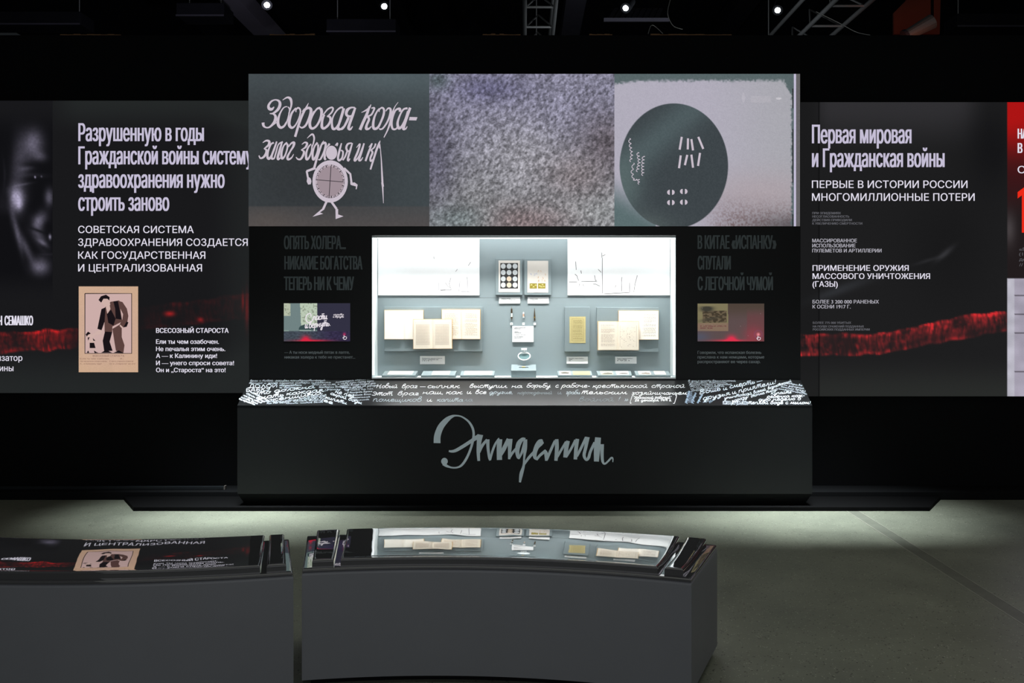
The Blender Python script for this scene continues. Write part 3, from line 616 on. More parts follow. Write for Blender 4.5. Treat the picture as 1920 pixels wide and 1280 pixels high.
def f_face(X, Y):
    """close-up portrait photograph, left half of a lit face"""
    a = np.array([24, 24, 26.5]) + 0 * X[..., None]; a = rgbmix(a, (16, 16, 19), sm(Y, 195, 260) * (1 - sm(Y, 500, 560)))
    L = lambda v: (np.array([1, .97, 1.12]) * v)
    g = np.zeros_like(X)
    fx = X * 3.37; fy = (Y - 180) * 3.37      # layout of the zoomed portrait
    def b(cx, cy, rx, ry, v, rot=0): 
        nonlocal g; g = g + v * gs(fx, fy, cx, cy, rx, ry, rot)
    b(210, 300, 60, 90, 74); b(120, 420, 60, 170, 40); b(110, 650, 46, 75, 130, -.25); b(125, 690, 20, 30, 60)
    b(255, 380, 40, 30, 34, .3); b(60, 640, 80, 200, 10); b(20, 700, 60, 90, 40)
    b(245, 790, 42, 60, 78, .5); b(310, 640, 26, 50, 62); b(240, 880, 34, 90, 46, -.5); b(255, 1080, 55, 55, 74); b(165, 960, 22, 110, 44, -.42); b(110, 870, 16, 120, 48, -.22)
    b(270, 925, 36, 14, 40, .6); b(215, 505, 70, 16, 20); b(175, 455, 50, 14, 26, -.2); b(140, 560, 60, 8, 26, -.2); b(330, 1000, 80, 8, 8)
    for cx, cy, rx, ry, v, rot in ((240, 440, 95, 22, .75, .12), (215, 520, 62, 22, .85, 0), (200, 700, 55, 60, .75, .6), (180, 800, 34, 80, .7, -.35), (310, 820, 34, 34, .85, 0), (240, 850, 60, 10, .8, .35), (275, 960, 30, 12, .5, .6), (60, 300, 40, 200, .6, 0)):
        g = g * (1 - v * gs(fx, fy, cx, cy, rx, ry, rot))
    g = g + 45 * np.exp(-((fx - 30 + .0009 * (fy - 500) ** 2) / 8) ** 2) * gs(fx, fy, 20, 500, 60, 90) + 30 * gs(fx, fy, 45, 600, 20, 30)
    g = g + 130 * gs(fx, fy, 222, 512, 5, 7) + 60 * gs(fx, fy, 262, 508, 5, 6) + 110 * gs(fx, fy, 316, 890, 8, 16)
    jaw = sm(fx - (60 + .00042 * np.clip(fy - 700, 0, 999) ** 2 * 1.05), -14, 14); jb = sm(fy, 690, 790); jaw = jaw * jb + (sm(fx, 30, 90) * .8 + .2) * (1 - jb)
    g = g * jaw * (1 - sm(fy, 1080, 1220)) * sm(fy, 60, 260)
    g = g * (.9 + .2 * vnoise(X, Y, 3, 77)); g = g * (1 - sm(-X, 60, 160))
    return a + g[..., None] * np.array([1.08, 1.03, 1.2])
def face_box(name, x0, y0, x1, y1, parent): return MB().pbox(x0, y0, x1, y1, DS, DW - .002).obj(name, M_black, parent)
sl = thing('text_screen', (P(233, 0, DS)[0], DS, P(0, 736, DS)[2]), 'wide dark screen left of the unit with portrait and caricature', 'screen')
face_box('screen_body', -420, 188.7, 470, 736.5, sl)
raster('screen_picture', -420, 188.7, 470, 736.5, S1, 2.4, f_scrL, M_scr, sl)
raster('portrait_picture', -150, 189, 98.7, 562, S2, 1.5, f_face, M_scr, sl)
H = dict(bold=1.9)
lettering('heading', S2, T_lav, sl, [('Разрушенную в годы', 146.8, 264.5, 382.5, 33.7, H), ('Гражданской войны систему', 146.8, 308, 474, 33.7, H), ('здравоохранения нужно', 146.5, 352, 421.3, 33.7, H), ('строить заново', 146.5, 395, 317.5, 33.7, H)])
S = dict(bold=.35)
lettering('subheading', S2, T_white, sl, [('СОВЕТСКАЯ СИСТЕМА', 146.5, 436.7, 363.3, 13.5, S), ('ЗДРАВООХРАНЕНИЯ СОЗДАЕТСЯ', 146.5, 460.8, 464.5, 13.8, S), ('КАК ГОСУДАРСТВЕННАЯ', 146.5, 485, 385, 13.8, S), ('И ЦЕНТРАЛИЗОВАННАЯ', 146.5, 508.8, 378.8, 13.8, S)])
lettering('verse', S2, T_white, sl, [('ВСЕСОЗНЫЙ СТАРОСТА', 292.5, 623.8, 428.8, 8.9, dict(bold=.7)), ('Ели ты чем озабочен.', 292.5, 644.3, 410.5, 8.3, dict(bold=.6)), ('Не печалья этим очень.', 292.5, 658, 422.5, 8.3, dict(bold=.6)), ('А — к Калинину иди!', 292.5, 670.8, 407, 8.3, dict(bold=.6)), ('И — унего спроси совета!', 292.5, 684.3, 438.8, 8.3, dict(bold=.6)), ('Он и „Староста“ на это!', 292.5, 697.5, 423, 8.3, dict(bold=.6))])
lettering('portrait_name', S3, T_white, sl, [('СЕМАШКО', 8.3, 609.5, 62.2, 17.7, dict(bold=1.6)), ('ВИЧ', -20.5, 609.5, 4.2, 17.7, dict(bold=1.6)), ('организатор', -47, 676.3, 42, 11.7, S), ('медицины', -47, 695.6, 25.2, 11.7, S)])
# caricature picture on the left screen
def f_pos(X, Y):
    a = np.array([208, 172, 142.]) + 0 * X[..., None]; a = rgbmix(a, (192, 160, 128), (vnoise(X, Y, 20, 5)) * .5)
    a = rgbmix(a, (200, 165, 158), gs(X, Y, 203, 615, 60, 70) * .7)
    return a
raster('caricature_sheet', 147.6, 536.8, 259, 697.6, S3, 3, f_pos, M_scr, sl)
ZP = lambda x, y: (130 + x / 5.818, 520 + y / 5.818)
def polys(name, D, mt, L, strokes=(), parent=sl, zf=ZP):
    mb = MB(); m = onD(D)
    for q in L: poly(mb, m, [zf(*p) for p in q])
    for pts, wd in strokes: ribbon(mb, m, [zf(*p) for p in pts], wd, smooth=False)
    return mb.obj(name, mt, parent)
polys('caricature_ground', S4, emit('poster_pink', col(203, 172, 168)), [[(170, 175), (680, 175), (680, 828), (170, 828)]])
polys('caricature_suit', S4 - .001, emit('poster_brown', col(92, 66, 62)), [
    [(370, 345), (450, 265), (545, 250), (565, 400), (578, 480), (470, 535), (468, 600), (385, 592), (383, 480)],
    [(525, 252), (580, 268), (628, 340), (644, 420), (632, 492), (590, 548), (548, 512), (578, 460), (586, 400), (552, 330)],
    [(470, 560), (572, 500), (572, 650), (602, 740), (590, 822), (508, 800), (488, 680)]])
polys('caricature_dark', S4 - .002, emit('poster_black', col(26, 20, 24)), [
    [(350, 345), (395, 325), (385, 480), (352, 575), (306, 560)], [(410, 400), (455, 350), (505, 450), (482, 525), (425, 495)],
    [(480, 262), (530, 255), (545, 330), (560, 400), (570, 460), (505, 450), (500, 340)],
    [(388, 590), (468, 595), (440, 700), (472, 800), (380, 803), (364, 690)],
    [(345, 822), (400, 788), (470, 822)], [(480, 822), (540, 795), (592, 825)],
    [(318, 245), (345, 205), (400, 188), (440, 215), (436, 252), (415, 232), (372, 232), (348, 275)],
    [(588, 545), (625, 480), (645, 490), (625, 538)],
    [(178, 620), (205, 590), (235, 612), (205, 625), (190, 645)], [(222, 712), (270, 712), (286, 770), (222, 770)], [(190, 822), (205, 795), (218, 822)], [(268, 795), (290, 810), (318, 822), (275, 824)], [(255, 660), (285, 690), (262, 690)], [(200, 655), (222, 650), (205, 690)]],
    [([(170, 175), (680, 175), (680, 828), (170, 828), (170, 175)], 1.6)])
polys('caricature_skin', S4 - .0015, emit('poster_skin', col(206, 176, 168)), [
    [(372, 232), (415, 232), (440, 255), (446, 300), (405, 320), (372, 300), (348, 275)], [(288, 590), (350, 572), (352, 612), (300, 628)], [(552, 512), (590, 545), (572, 552), (550, 530)],
    [(398, 322), (440, 300), (448, 345), (415, 398)], [(190, 645), (205, 625), (238, 615), (234, 645), (210, 660)], [(222, 640), (290, 600), (300, 615), (240, 665)],
    [(210, 690), (262, 655), (268, 712), (222, 712)]], [([(215, 690), (195, 720), (205, 745)], 1.4), ([(232, 770), (205, 815)], 1.6), ([(262, 770), (280, 815)], 1.6)])
lettering('caricature_text', S4, emit('poster_ink', col(120, 84, 78)), sl, [('ВСЕСОЗНЫЙ СТАРОСТА', 174, 668.5, 233, 3.2), ('Если ты чем озабочен,              И...', 150, 673.5, 232, 2.7), ('Не печалься этим очень,   У него спроси совета!', 150, 678.3, 250, 2.7), ('А... к Калинину иди!            Он и „Староста“ на это!', 150, 683, 254, 2.7)])
sr = thing('text_screen', (P(1740, 0, DS)[0], DS, P(0, 742, DS)[2]), 'wide dark screen right of the unit with a red brush band', 'screen')
face_box('screen_body', 1496, 191.5, 2330, 742.7, sr)
raster('screen_picture', 1496, 191.5, 2330, 742.7, S1, 2.2, f_scrR, M_scr, sr)
lettering('heading', S2, T_lav, sr, [('Первая мировая', 1522.3, 268.6, 1709.1, 35, H), ('и Гражданская войны', 1522.3, 313.1, 1771.2, 35, H)])
lettering('subheading', S2, T_white, sr, [('ПЕРВЫЕ В ИСТОРИИ РОССИИ', 1522.3, 352.3, 1814, 14, S), ('МНОГОМИЛЛИОННЫЕ ПОТЕРИ', 1522.5, 376.4, 1827.5, 14.2, S)])
lettering('bright_list', S2, T_white, sr, [('ПРИМЕНЕНИЕ ОРУЖИЯ', 1523.5, 507.5, 1703.8, 10.6, dict(bold=.5)), ('МАССОВОГО УНИЧТОЖЕНИЯ', 1523.5, 522.8, 1743.8, 10.6, dict(bold=.5)), ('(ГАЗЫ)', 1523.5, 537.5, 1570.8, 10.6, dict(bold=.5))])
lettering('middle_list', S2, T_mid, sr, [('МАССИРОВАННОЕ', 1523, 454.2, 1606.7, 6.8, S), ('ИСПОЛЬЗОВАНИЕ', 1523, 463.6, 1604.1, 6.8, S), ('ПУЛЕМЕТОВ И АРТИЛЛЕРИИ', 1523, 473, 1652.9, 6.8, S), ('БОЛЕЕ 3 200 000 РАНЕНЫХ', 1523.5, 568.8, 1648, 6.8, S), ('К ОСЕНИ 1917 Г.', 1523.5, 578, 1595, 6.8, S)])
lettering('faint_list', S2, T_dim, sr, [('ПРИ ЭПИДЕМИЯХ', 1523, 401.5, 1576.7, 4.2, S), ('НЕСОГЛАСОВАННОСТЬ', 1523, 407.8, 1592.4, 4.2, S), ('ДЕЙСТВИЯ ПРИВОДИЛИ', 1523, 414.4, 1597.3, 4.2, S), ('К УВЕЛИЧЕНИЮ СМЕРТНОСТИ', 1523, 420.9, 1616.8, 4.2, S), ('БОЛЕЕ 775 000 УБИТЫХ', 1524, 606.8, 1596, 4, S), ('НА ПОЛЯХ СРАЖЕНИЙ ПОДДАННЫХ', 1524, 613.8, 1620, 4, S), ('РОССИЙСКИХ ПОДДАННЫХ ИМПЕРИИ', 1524, 619.5, 1630.8, 4, S)])
lettering('column_text', S2, T_white, sr, [('НА', 1908, 259.7, 1926, 18.5, dict(bold=1.6)), ('В Р', 1908, 286.6, 1931, 18.5, dict(bold=1.6)), ('О', 1908, 324.6, 1923, 13.6, S)])
lettering('column_small_text', S2, T_dim, sr, [('«П', 1911, 470, 1925, 6), ('(19', 1911, 479, 1926, 6), ('де', 1911, 489, 1924, 6), ('//', 1911, 499, 1918, 6)])
mb = MB(); poly(mb, onD(S2), [(1930, 344), (1937, 344), (1937, 436), (1916, 436), (1916, 366), (1908, 372), (1908, 360)]); mb.obj('red_numeral', emit('bright_red', col(236, 42, 24)), sr)

# ------------------------------------------------------------------ two small touch screens
M_touch = film('touch_picture', .06, 220)
def f_t1(X, Y):
    a = np.array([50, 49, 66.]) + 0 * X[..., None]
    zx = (X - 525) * 13.71; zy = (Y - 560) * 13.71
    Lf = zx < 955
    a = np.where(Lf[..., None], np.array([112, 130, 130.]), a)
    sheet = (zx > 515 + (zy - 120) * .05) & (zx < 955) & (zy < 700); a = np.where(sheet[..., None], np.array([186, 200, 180.]), a)
    sheet2 = (zx < 272) & (zy < 440); a = np.where(sheet2[..., None], np.array([182, 190, 168.]), a)
    st = (vnoise(X, Y, 2.4, 5) > .72) & (sheet | sheet2); a = rgbmix(a, (120, 128, 110), st * .6)
    a = rgbmix(a, (56, 76, 78), (((zx - 720) / 240) ** 2 + ((zy - 780) / 130) ** 2 < 1) * (zy < 800) * Lf * 1.0)
    a = rgbmix(a, (160, 178, 168), ((np.abs(zy - 815) < 18) & (zx > 500) & (zx < 800)) * .7); a = rgbmix(a, (150, 176, 160), ((np.abs(zy - 830) < 20) & (zx < 230)) * .8)
    lo = sm(zy, 815, 850); t = np.array([66, 74, 84.]) + 0 * X[..., None]; t = rgbmix(t, (52, 46, 72), sm(zx, 600, 1400)); t = t * (.8 + .4 * vnoise(X, Y, 3, 6, (1, 2.2)))[..., None]
    a = rgbmix(a, t, lo) if False else a * (1 - lo[..., None]) + t * lo[..., None]
    a = rgbmix(a, (222, 38, 66), np.clip(gs(zx, zy, 660, 1035, 110, 85) + gs(zx, zy, 820, 1085, 430, 40), 0, 1) * .95)
    a = rgbmix(a, (200, 50, 100), gs(zx, zy, 1655, 915, 36, 40) * .9)
    return a
def f_t2(X, Y):
    a = np.array([92, 76, 76.]) + 0 * X[..., None]; zx = (X - 1300) * 13.71; zy = (Y - 560) * 13.71
    a = rgbmix(a, (78, 66, 58), (1 - sm(zy, 150, 600)) * 1.0); a = rgbmix(a, (104, 66, 68), sm(zx, 1360, 1400) * sm(zy, 200, 500) * .8)
    a = rgbmix(a, (142, 64, 74), gs(zx, zy, 1550, 950, 260, 240) * .9)
    sh = (zx < 885 + .02 * zy) & (zy < 832); a = np.where(sh[..., None], np.array([126, 118, 88.]), a); a = rgbmix(a, (132, 106, 92), (sh & (zy > 620)) * .8)
    pic = (zx > 235) & (zx < 860) & (zy > 300) & (zy < 612); a = rgbmix(a, (98, 84, 68), pic * .8); a = a * (1 - .35 * pic * (vnoise(X, Y, 4, 7, (1, 2)) > .5))[..., None]
    a = rgbmix(a, (62, 60, 52), np.clip(gs(zx, zy, 350, 255, 150, 70) * 1.6, 0, 1) * (zy > 190) * (zy < 340)); a = rgbmix(a, (70, 66, 56), gs(zx, zy, 420, 520, 260, 40, -.2) * .8)
    a = rgbmix(a, (112, 74, 70), ((zx < 850) & (zx > 180) & (np.abs(zy - 705) < 16)) * (vnoise(X, Y, 1.5, 8) > .35) * .9); a = rgbmix(a, (112, 74, 70), ((zx < 500) & (zx > 180) & (np.abs(zy - 750) < 16)) * (vnoise(X, Y, 1.5, 9) > .35) * .9)
    a = rgbmix(a, (82, 84, 100), gs(zx, zy, 160, 980, 260, 130) * .9)
    a = rgbmix(a, (226, 50, 78), np.clip(gs(zx, zy, 980, 1060, 120, 110) * 1.4 + gs(zx, zy, 940, 1085, 420, 42), 0, 1) * .95)
    a = rgbmix(a, (246, 150, 160), gs(zx, zy, 1670, 915, 40, 40) * 1.0)
    a = rgbmix(a, (130, 74, 110), np.exp(-((np.hypot(zx - 1670, zy - 915) - 100) / 14) ** 2) * .5)
    a = rgbmix(a, (200, 190, 190), (vnoise(X, Y, 1.3, 12) > .985) * .7)
    return a
M_bezel = mat('screen_bezel', col(20, 20, 22), .3)
def hand_icon(mb, m, cx, cy):
    ribbon(mb, m, [(cx - 1.5, cy - 3.5), (cx - 1.2, cy + .6)], 1.1); ribbon(mb, m, [(cx - 1.2, cy - .8), (cx + 1.2, cy - .9), (cx + 3.2, cy + .2), (cx + 3, cy + 2.8), (cx + 1, cy + 4.4), (cx - 1.5, cy + 4), (cx - 3.4, cy + 1.2), (cx - 2.6, cy + .2), (cx - 1.2, cy + 1.6)], .9)
def touch(x0, y0, x1, y1, fn, label):
    t = thing('touch_screen', P((x0 + x1) / 2, y1, DC), label, 'screen')
    MB().pbox(x0 - .6, y0 - .6, x1 + .6, y1 + .6, DC - .004, DC - .0002).obj('bezel', M_bezel, t)
    raster('screen_picture', x0, y0, x1, y1, DC - .0045, .75, fn, M_touch, t); return t
t1 = touch(532.2, 568.4, 656.5, 639.6, f_t1, 'small touch screen left of the showcase with a grey film still')
mb = MB(); mt_ = onD(DC - .0060)
ZT = lambda x, y: (525 + x / 13.71, 560 + y / 13.71)
def zh(s, a, b, h, wd, **k): hand(mb, mt_, s, *ZT(*a), *ZT(*b), h / 13.71, wd, n=5, **k)
ribbon(mb, mt_, [ZT(*p) for p in ((800, 460), (790, 390), (740, 380), (675, 440), (670, 540), (720, 605), (800, 590), (850, 520), (860, 470))], 1.7)
zh('пасти', (850, 545), (1215, 520), 95, 1.5, slant=.15); zh('и', (640, 755), (715, 750), 100, 1.6, slant=.2); zh('вернуть.', (745, 755), (1300, 690), 95, 1.5, slant=.15)
hand(mb, mt_, 'спасти', *ZT(1370, 430), *ZT(1640, 425), 2.2, .6, n=2); hand(mb, mt_, 'и вернуть', *ZT(1360, 480), *ZT(1640, 480), 2, .6, n=2)
hand_icon(mb, mt_, *ZT(1665, 985)); mb.obj('screen_writing', emit('touch_white', col(236, 228, 236)), t1)
t2 = touch(1308, 569, 1432.8, 639.7, f_t2, 'small touch screen right of the showcase with a reddish film still')
mb = MB(); hand_icon(mb, mt_, 1300 + 1680 / 13.71, 560 + 1000 / 13.71); mb.obj('screen_writing', emit('touch_white', col(236, 228, 236)), t2)

# ------------------------------------------------------------------ sloping counter
ZF, ZB = P(0, 760, DF_)[2], .924
ct = thing('counter', (0, 7.1, .03), 'black sloping counter covered in white handwriting below the showcase', 'counter')
zb = P(0, 925.5, DF_)[2]
V = [(-HX, DF_, ZF), (HX, DF_, ZF), (HX, DC - .002, ZB), (-HX, DC - .002, ZB), (-HX, DF_ + .0, ZF - .018), (HX, DF_ + .0, ZF - .018), (HX, DC - .002, ZB - .03), (-HX, DC - .002, ZB - .03)]
mesh('sloping_top', V, [(0, 1, 2, 3), (4, 7, 6, 5), (0, 4, 5, 1), (1, 5, 6, 2), (2, 6, 7, 3), (3, 7, 4, 0)], M_counter, ct)
mesh('front_panel', *(lambda m: (m.V, m.F))(MB().box(-HX, HX, DF_, DC - .004, zb, ZF - .019)), M_blackpanel, ct)
xa = P(459, 0, 7.06)[0]; V, Fc = prism([(-HX, DF_ + .006), (HX, DF_ + .006), (HX, DC - .004), (-HX, DC - .004)], .0285, zb - .001)
V = [(x * (abs(xa) / HX if i < 4 else 1), y + (.06 if (i < 4 and y < 7.2) else 0), z) for i, (x, y, z) in enumerate(V)]
mesh('tapered_plinth', V, Fc, M_black, ct)
# ray-plane mapping of the slope: the writing lies on the top itself
sl_n = Vector((0, -(ZB - ZF), (DC - .002 - DF_))).normalized(); sl_p = Vector((0, DF_, ZF)) + sl_n * .0008
def onslope(x, y, k=0):
    d = Vector(((x - VX) / F, 1, -(y - VY) / F)); e = Vector((0, 0, EYE)); s = (sl_p + sl_n * k - e).dot(sl_n) / d.dot(sl_n); q = e + d * s
    return tuple(q)
# long fading sentence in the middle
inks = [mat('ink_%d' % k, col(*c_), .6) for k, c_ in enumerate(((250, 254, 255), (176, 190, 196), (112, 124, 128)))]
mbs = [MB(), MB(), MB()]
def hs(k, s, x0, x1, y, h, wd=.75, y1=None, sl=.3): hand(mbs[k], onslope, s, x0, y, x1, y if y1 is None else y1, h, wd * 1.35, slant=sl, n=4)
Y1 = 727
hs(0, 'Новый', 705, 745, Y1, 4.6); hs(0, 'враг', 753, 783, Y1, 4.4); hs(0, '—', 786, 799, Y1, 4); hs(0, 'сыпняк', 801, 862, Y1, 4.4); hs(0, 'выступил', 880, 951, 726.5, 4.2); hs(0, 'на', 959, 979, 726.5, 4.2)
hs(0, 'борьбу', 987, 1032, 726, 4.2); hs(0, 'с', 1041, 1047, 726, 4.6); hs(0, 'рабоче-', 1053, 1106, 726, 4.2); hs(0, 'крестьянской', 1111, 1214, 726.5, 4.4); hs(0, 'страной', 1221, 1284, 726.5, 4.4)
Y2 = 741
hs(0, 'Этот', 697, 736, Y2, 4.4); hs(0, 'враг', 745, 786, 740.5, 4.2); hs(0, 'наш,', 792, 832, 738.5, 4.4); hs(0, 'как', 836, 867, 738.5, 4.4); hs(0, 'и', 875, 884, 738, 4.2); hs(0, 'все', 891, 912, 738, 4.2)
hs(1, 'другие,', 917, 962, 738, 3.8); hs(2, 'нарожденный', 970, 1035, 738.5, 3.6); hs(2, 'и', 1045, 1053, 738.5, 3.8); hs(1, 'граби', 1061, 1088, 738.5, 4.2); hs(0, 'тельским', 1090, 1176, 738.5, 4.2); hs(0, 'хозяйничаньем', 1184, 1288, 739.5, 4.2)
hs(1, 'помещиков', 699, 791, 752.5, 4.8); hs(0, 'и', 800, 810, 752.5, 4.4); hs(1, 'капита', 819, 868, 752.5, 4.2); hs(2, 'ла', 870, 886, 752, 3.6)
hs(2, 'войной', 1085, 1151, 752, 4.6); hs(1, '!', 1158, 1163, 751, 4.6); hs(1, '»', 1170, 1178, 752, 5)
hs(0, '[', 1181, 1186, 753.5, 7.5, .8); hs(0, '"Уральский рабочий"', 1187, 1259, 747, 3.0, .8, sl=.1); hs(0, '28 декабря 1919 г.', 1190, 1260, 752, 2.8, .8, sl=.1); hs(0, ']', 1262, 1267, 754, 7.5, .8)
for k, nm in enumerate(('white_writing', 'fading_writing', 'faint_writing')): mbs[k].obj(nm, inks[k], ct)
# dense handwriting left and right
ml = MB(); mr_ = MB(); mdim = MB()
def hl(mb, s, x0, y0, x1, y1, h, wd=.9, sl=.2): hand(mb, onslope, s, x0, y0, x1, y1, h * (.95 if h > 3 else .85), wd * (.8 if h > 3 else .56), slant=sl, n=3)
hl(ml, 'враг с тобой', 469, 715, 512, 714.5, 2.3, .6); hl(ml, 'расцвел капиталистический', 517, 714.8, 610, 714, 2.3, .75); hl(ml, 'только и даже слышно матери и ребенка', 467, 719.5, 620, 718, 2.3, .75)
hl(ml, 'ДОЛОЙ', 466, 726.8, 521, 726, 4.2, 1.25, .05); hl(ml, 'БАБКУ', 461, 734.5, 508, 731.8, 4.2, 1.25, .05)
hl(ml, 'обращайтесь', 524, 723.5, 566, 723, 2.6, .9); hl(ml, 'к врачу', 524, 728, 560, 727, 2.6, .9)
hl(ml, 'Что', 474, 741, 508, 737, 4.2, 1.3); hl(ml, 'должна', 514, 735.5, 590, 727, 4.2, 1.3); hl(ml, 'знать', 480, 749, 533, 742.5, 4.4, 1.3); hl(ml, 'каждая:', 537, 741, 612, 733, 4.4, 1.3)
hl(ml, 'женщина', 505, 752.5, 604, 738.5, 4.4, 1.3); hl(ml, 'болеют', 585, 722, 630, 722.5, 2.5, .8); hl(ml, 'бактерии болезни', 598, 727, 652, 726, 2.4, .8); hl(ml, 'заразу.', 612, 731, 640, 731, 2.3, .75)
for k, (s, a, b) in enumerate((('тиф переносят вши', 449, 462), ('кипяти белье', 452, 470), ('мой руки мылом', 456, 478), ('стриги волосы', 461, 483), ('чистота залог', 467, 486))):
    hl(ml, s, a - 1 + k * .5, 752.5 - k * 3.4 - 4, a + 29 + k * 2, 759.5 - k * .6 - k * 1.2, 2.6, 1.05, .1)
for k, (s, a, b) in enumerate((('не всякий знает', 576, 612), ('мыться надо часто', 562, 612), ('болезнь грязных рук', 540, 612), ('у тех кто болен врачу', 500, 606), ('носить чистое белье', 536, 606))):
    hl(ml, s, a, 744.5 + k * 3.2, b, 741.5 + k * 3.2, 2.0, .6)
hl(ml, 'на то были', 500, 757.5, 542, 754.5, 2.6, .85); hl(ml, 'умей', 489, 754, 505, 752, 2.2, .7)
hl(ml, 'не пей', 628, 736, 664, 745.5, 4.2, 1.35); hl(ml, 'сырой воды', 619, 739, 678, 757.5, 3.8, 1.35); hl(ml, 'кипяти', 610, 746.5, 650, 758, 3.8, 1.35); hl(ml, 'ее', 606, 752, 624, 758, 3.8, 1.35)
for k in range(5): hl(ml, ('лихорадка страшная', 'и мыть руки перед едой', 'чистить жилище каждый день', 'беречь детей от заразы', 'купать')[k], 629 + k * 4, 717.5 + k * 3.4, 698 + k * 3.2 - (30 if k == 4 else 0), 710.8 + k * 4.2, 2.4, .75)
for k in range(5): hl(ml, ('не плюй на пол', 'в тифозном бараке', 'берегись вошь', 'больница', 'тифа')[k], 647 + k * 4, 733 + k * 4.2 + (k > 1) * 1, 700 - k * 2, 729.5 + k * 5, 2.1, .7)
ml.obj('left_handwriting', M_white_ink, ct)
for k in range(6): hl(mr_, ('В дни с смерти бациллоносный,', 'прививки вакцины', 'только чистый и здоровый', 'тиф холера', 'и малярия', 'оспа')[k], 1290 + k * 1.2, 715.3 + k * 3.6, (1380, 1362, 1372, 1358, 1350, 1328)[k], 714.8 + k * 3.3, 2.3, .75)
hl(mr_, 'Вошь', 1311, 739, 1352, 731.5, 5.0, 1.3); hl(mr_, 'и', 1356, 731.5, 1364, 730, 4.6, 1.3); hl(mr_, 'смерть', 1368, 728, 1416, 718.5, 5.0, 1.3); hl(mr_, '—', 1418, 718, 1431, 715, 4, 1.3)
hl(mr_, 'друзья', 1318, 750, 1370, 739.5, 4.6, 1.25); hl(mr_, 'и', 1373, 739, 1381, 737, 4.4, 1.25); hl(mr_, 'приятели!', 1385, 736, 1456, 718.5, 4.8, 1.25)
hl(mr_, 'уничтожай', 1358, 748, 1410, 739, 3.4, .95); hl(mr_, 'всякий', 1413, 738, 1436, 731.5, 3.4, .95); hl(mr_, 'возрастающий', 1440, 730, 1484, 715.5, 3.2, .95); hl(mr_, 'заразу!', 1372, 754.5, 1404, 745, 3.6, 1.0); hl(mr_, '(топка тифу)', 1408, 745, 1458, 731, 3.2, .9)
for k in range(4): hl(mr_, ('бактерии все', 'он заразный', 'больных (грязь)', 'смертность')[k], 1474 - k * 5, 719 + k * 3.4, 1504 + k * 3.2, 724 + k * 5.2, 2.3, .7)
hl(mr_, 'Купайте', 1445, 739.5, 1484, 737, 3.2, .95); hl(mr_, 'ребенка каж-', 1438, 746, 1509, 743.5, 3.8, 1.1); hl(mr_, 'дую неделю в', 1422, 751.5, 1502, 749.5, 3.8, 1.1); hl(mr_, 'теплой воде с мылом!', 1402, 757.3, 1520, 757, 3.8, 1.15)
for k in range(3): hl(mr_, ('утром и днем дети', 'и дома, на улице', 'наблюдай за своим')[k], 1355, 753 + k * 2.4, 1402, 754 + k * 2.4, 2.1, .65)
mr_.obj('right_handwriting', M_white_ink, ct)
for k in range(5): hand(mdim, onslope, ('зараза холерная', 'дизентерия', 'скарлатина', 'чума', 'тиф')[k], 1287 + k * 11, 756, 1294 + k * 12, 733 + k * 3.5, 3.0, .5, slant=.05, n=3)
for k in range(9): ribbon(mdim, onslope, [(1287 + k % 3 * 2, 735 + k * 2.3), (1298, 734.4 + k * 2.3)], .6)
mdim.obj('sideways_handwriting', mat('blue_white_ink', col(176, 200, 222), .6), ct)
# big brush script on the front panel
mb = MB(); cnt = [0]
ZL = lambda x, y, w: (800 + x / 9.14, 770 + y / 9.14, w / 9.14); ZQ = lambda x, y, w: (980 + x / 9.14, 770 + y / 9.14, w / 9.14)
def st(z, *pts, n=6):
    cnt[0] += 1; D = DF_ - .0006 - cnt[0] * .00012; ribbon(mb, onD(D), [z(*p) for p in pts], n=n)
st(ZL, (178, 552, 118), (186, 420, 112), (245, 270, 104), (345, 155, 84), (430, 98, 50), (500, 82, 28), (600, 100, 26), (715, 180, 34), (785, 290, 40), (805, 400, 40), (790, 520, 42), (750, 660, 40), (690, 800, 42), (610, 920, 40), (530, 968, 30), (430, 972, 28), (350, 945, 40), n=8)
cnt[0] += 1; poly(mb, onD(DF_ - .001), ell(800 + 305 / 9.14, 770 + 865 / 9.14, 6.2, 6.6, 24)); st(ZL, (290, 900, 70), (330, 935, 50), (370, 960, 30))
st(ZL, (380, 688, 28), (430, 694, 42), (500, 678, 54), (620, 610, 58), (760, 520, 60), (860, 455, 72), (905, 430, 70))
st(ZL, (918, 408, 100), (900, 520, 80), (885, 700, 60), (893, 858, 46)); st(ZL, (898, 710, 46), (950, 600, 50), (1035, 492, 40)); st(ZL, (1046, 490, 62), (1052, 640, 50), (1072, 790, 46), (1090, 850, 36)); st(ZL, (1088, 840, 34), (1128, 690, 40), (1180, 560, 36), (1240, 466, 18))
st(ZL, (1252, 486, 88), (1243, 640, 86), (1248, 842, 90)); st(ZL, (1262, 770, 50), (1330, 640, 72), (1400, 480, 56)); st(ZL, (1428, 482, 88), (1424, 640, 64), (1414, 830, 40)); st(ZL, (1418, 810, 36), (1465, 730, 42), (1530, 650, 40))
st(ZL, (1690, 490, 50), (1640, 488, 60), (1580, 560, 82), (1552, 680, 74), (1568, 790, 56), (1598, 812, 30)); st(ZL, (1588, 805, 30), (1640, 690, 46), (1675, 560, 50), (1692, 500, 52)); st(ZL, (1690, 490, 66), (1690, 640, 60), (1672, 800, 36), (1662, 940, 42), (1622, 1080, 62), (1598, 1225, 34))
st(ZQ, (20, 925, 36), (100, 810, 46), (190, 710, 50)); st(ZQ, (350, 520, 72), (300, 545, 110), (240, 620, 86), (208, 720, 72), (212, 800, 58), (262, 836, 30)); st(ZQ, (245, 825, 42), (300, 760, 46), (385, 690, 52))
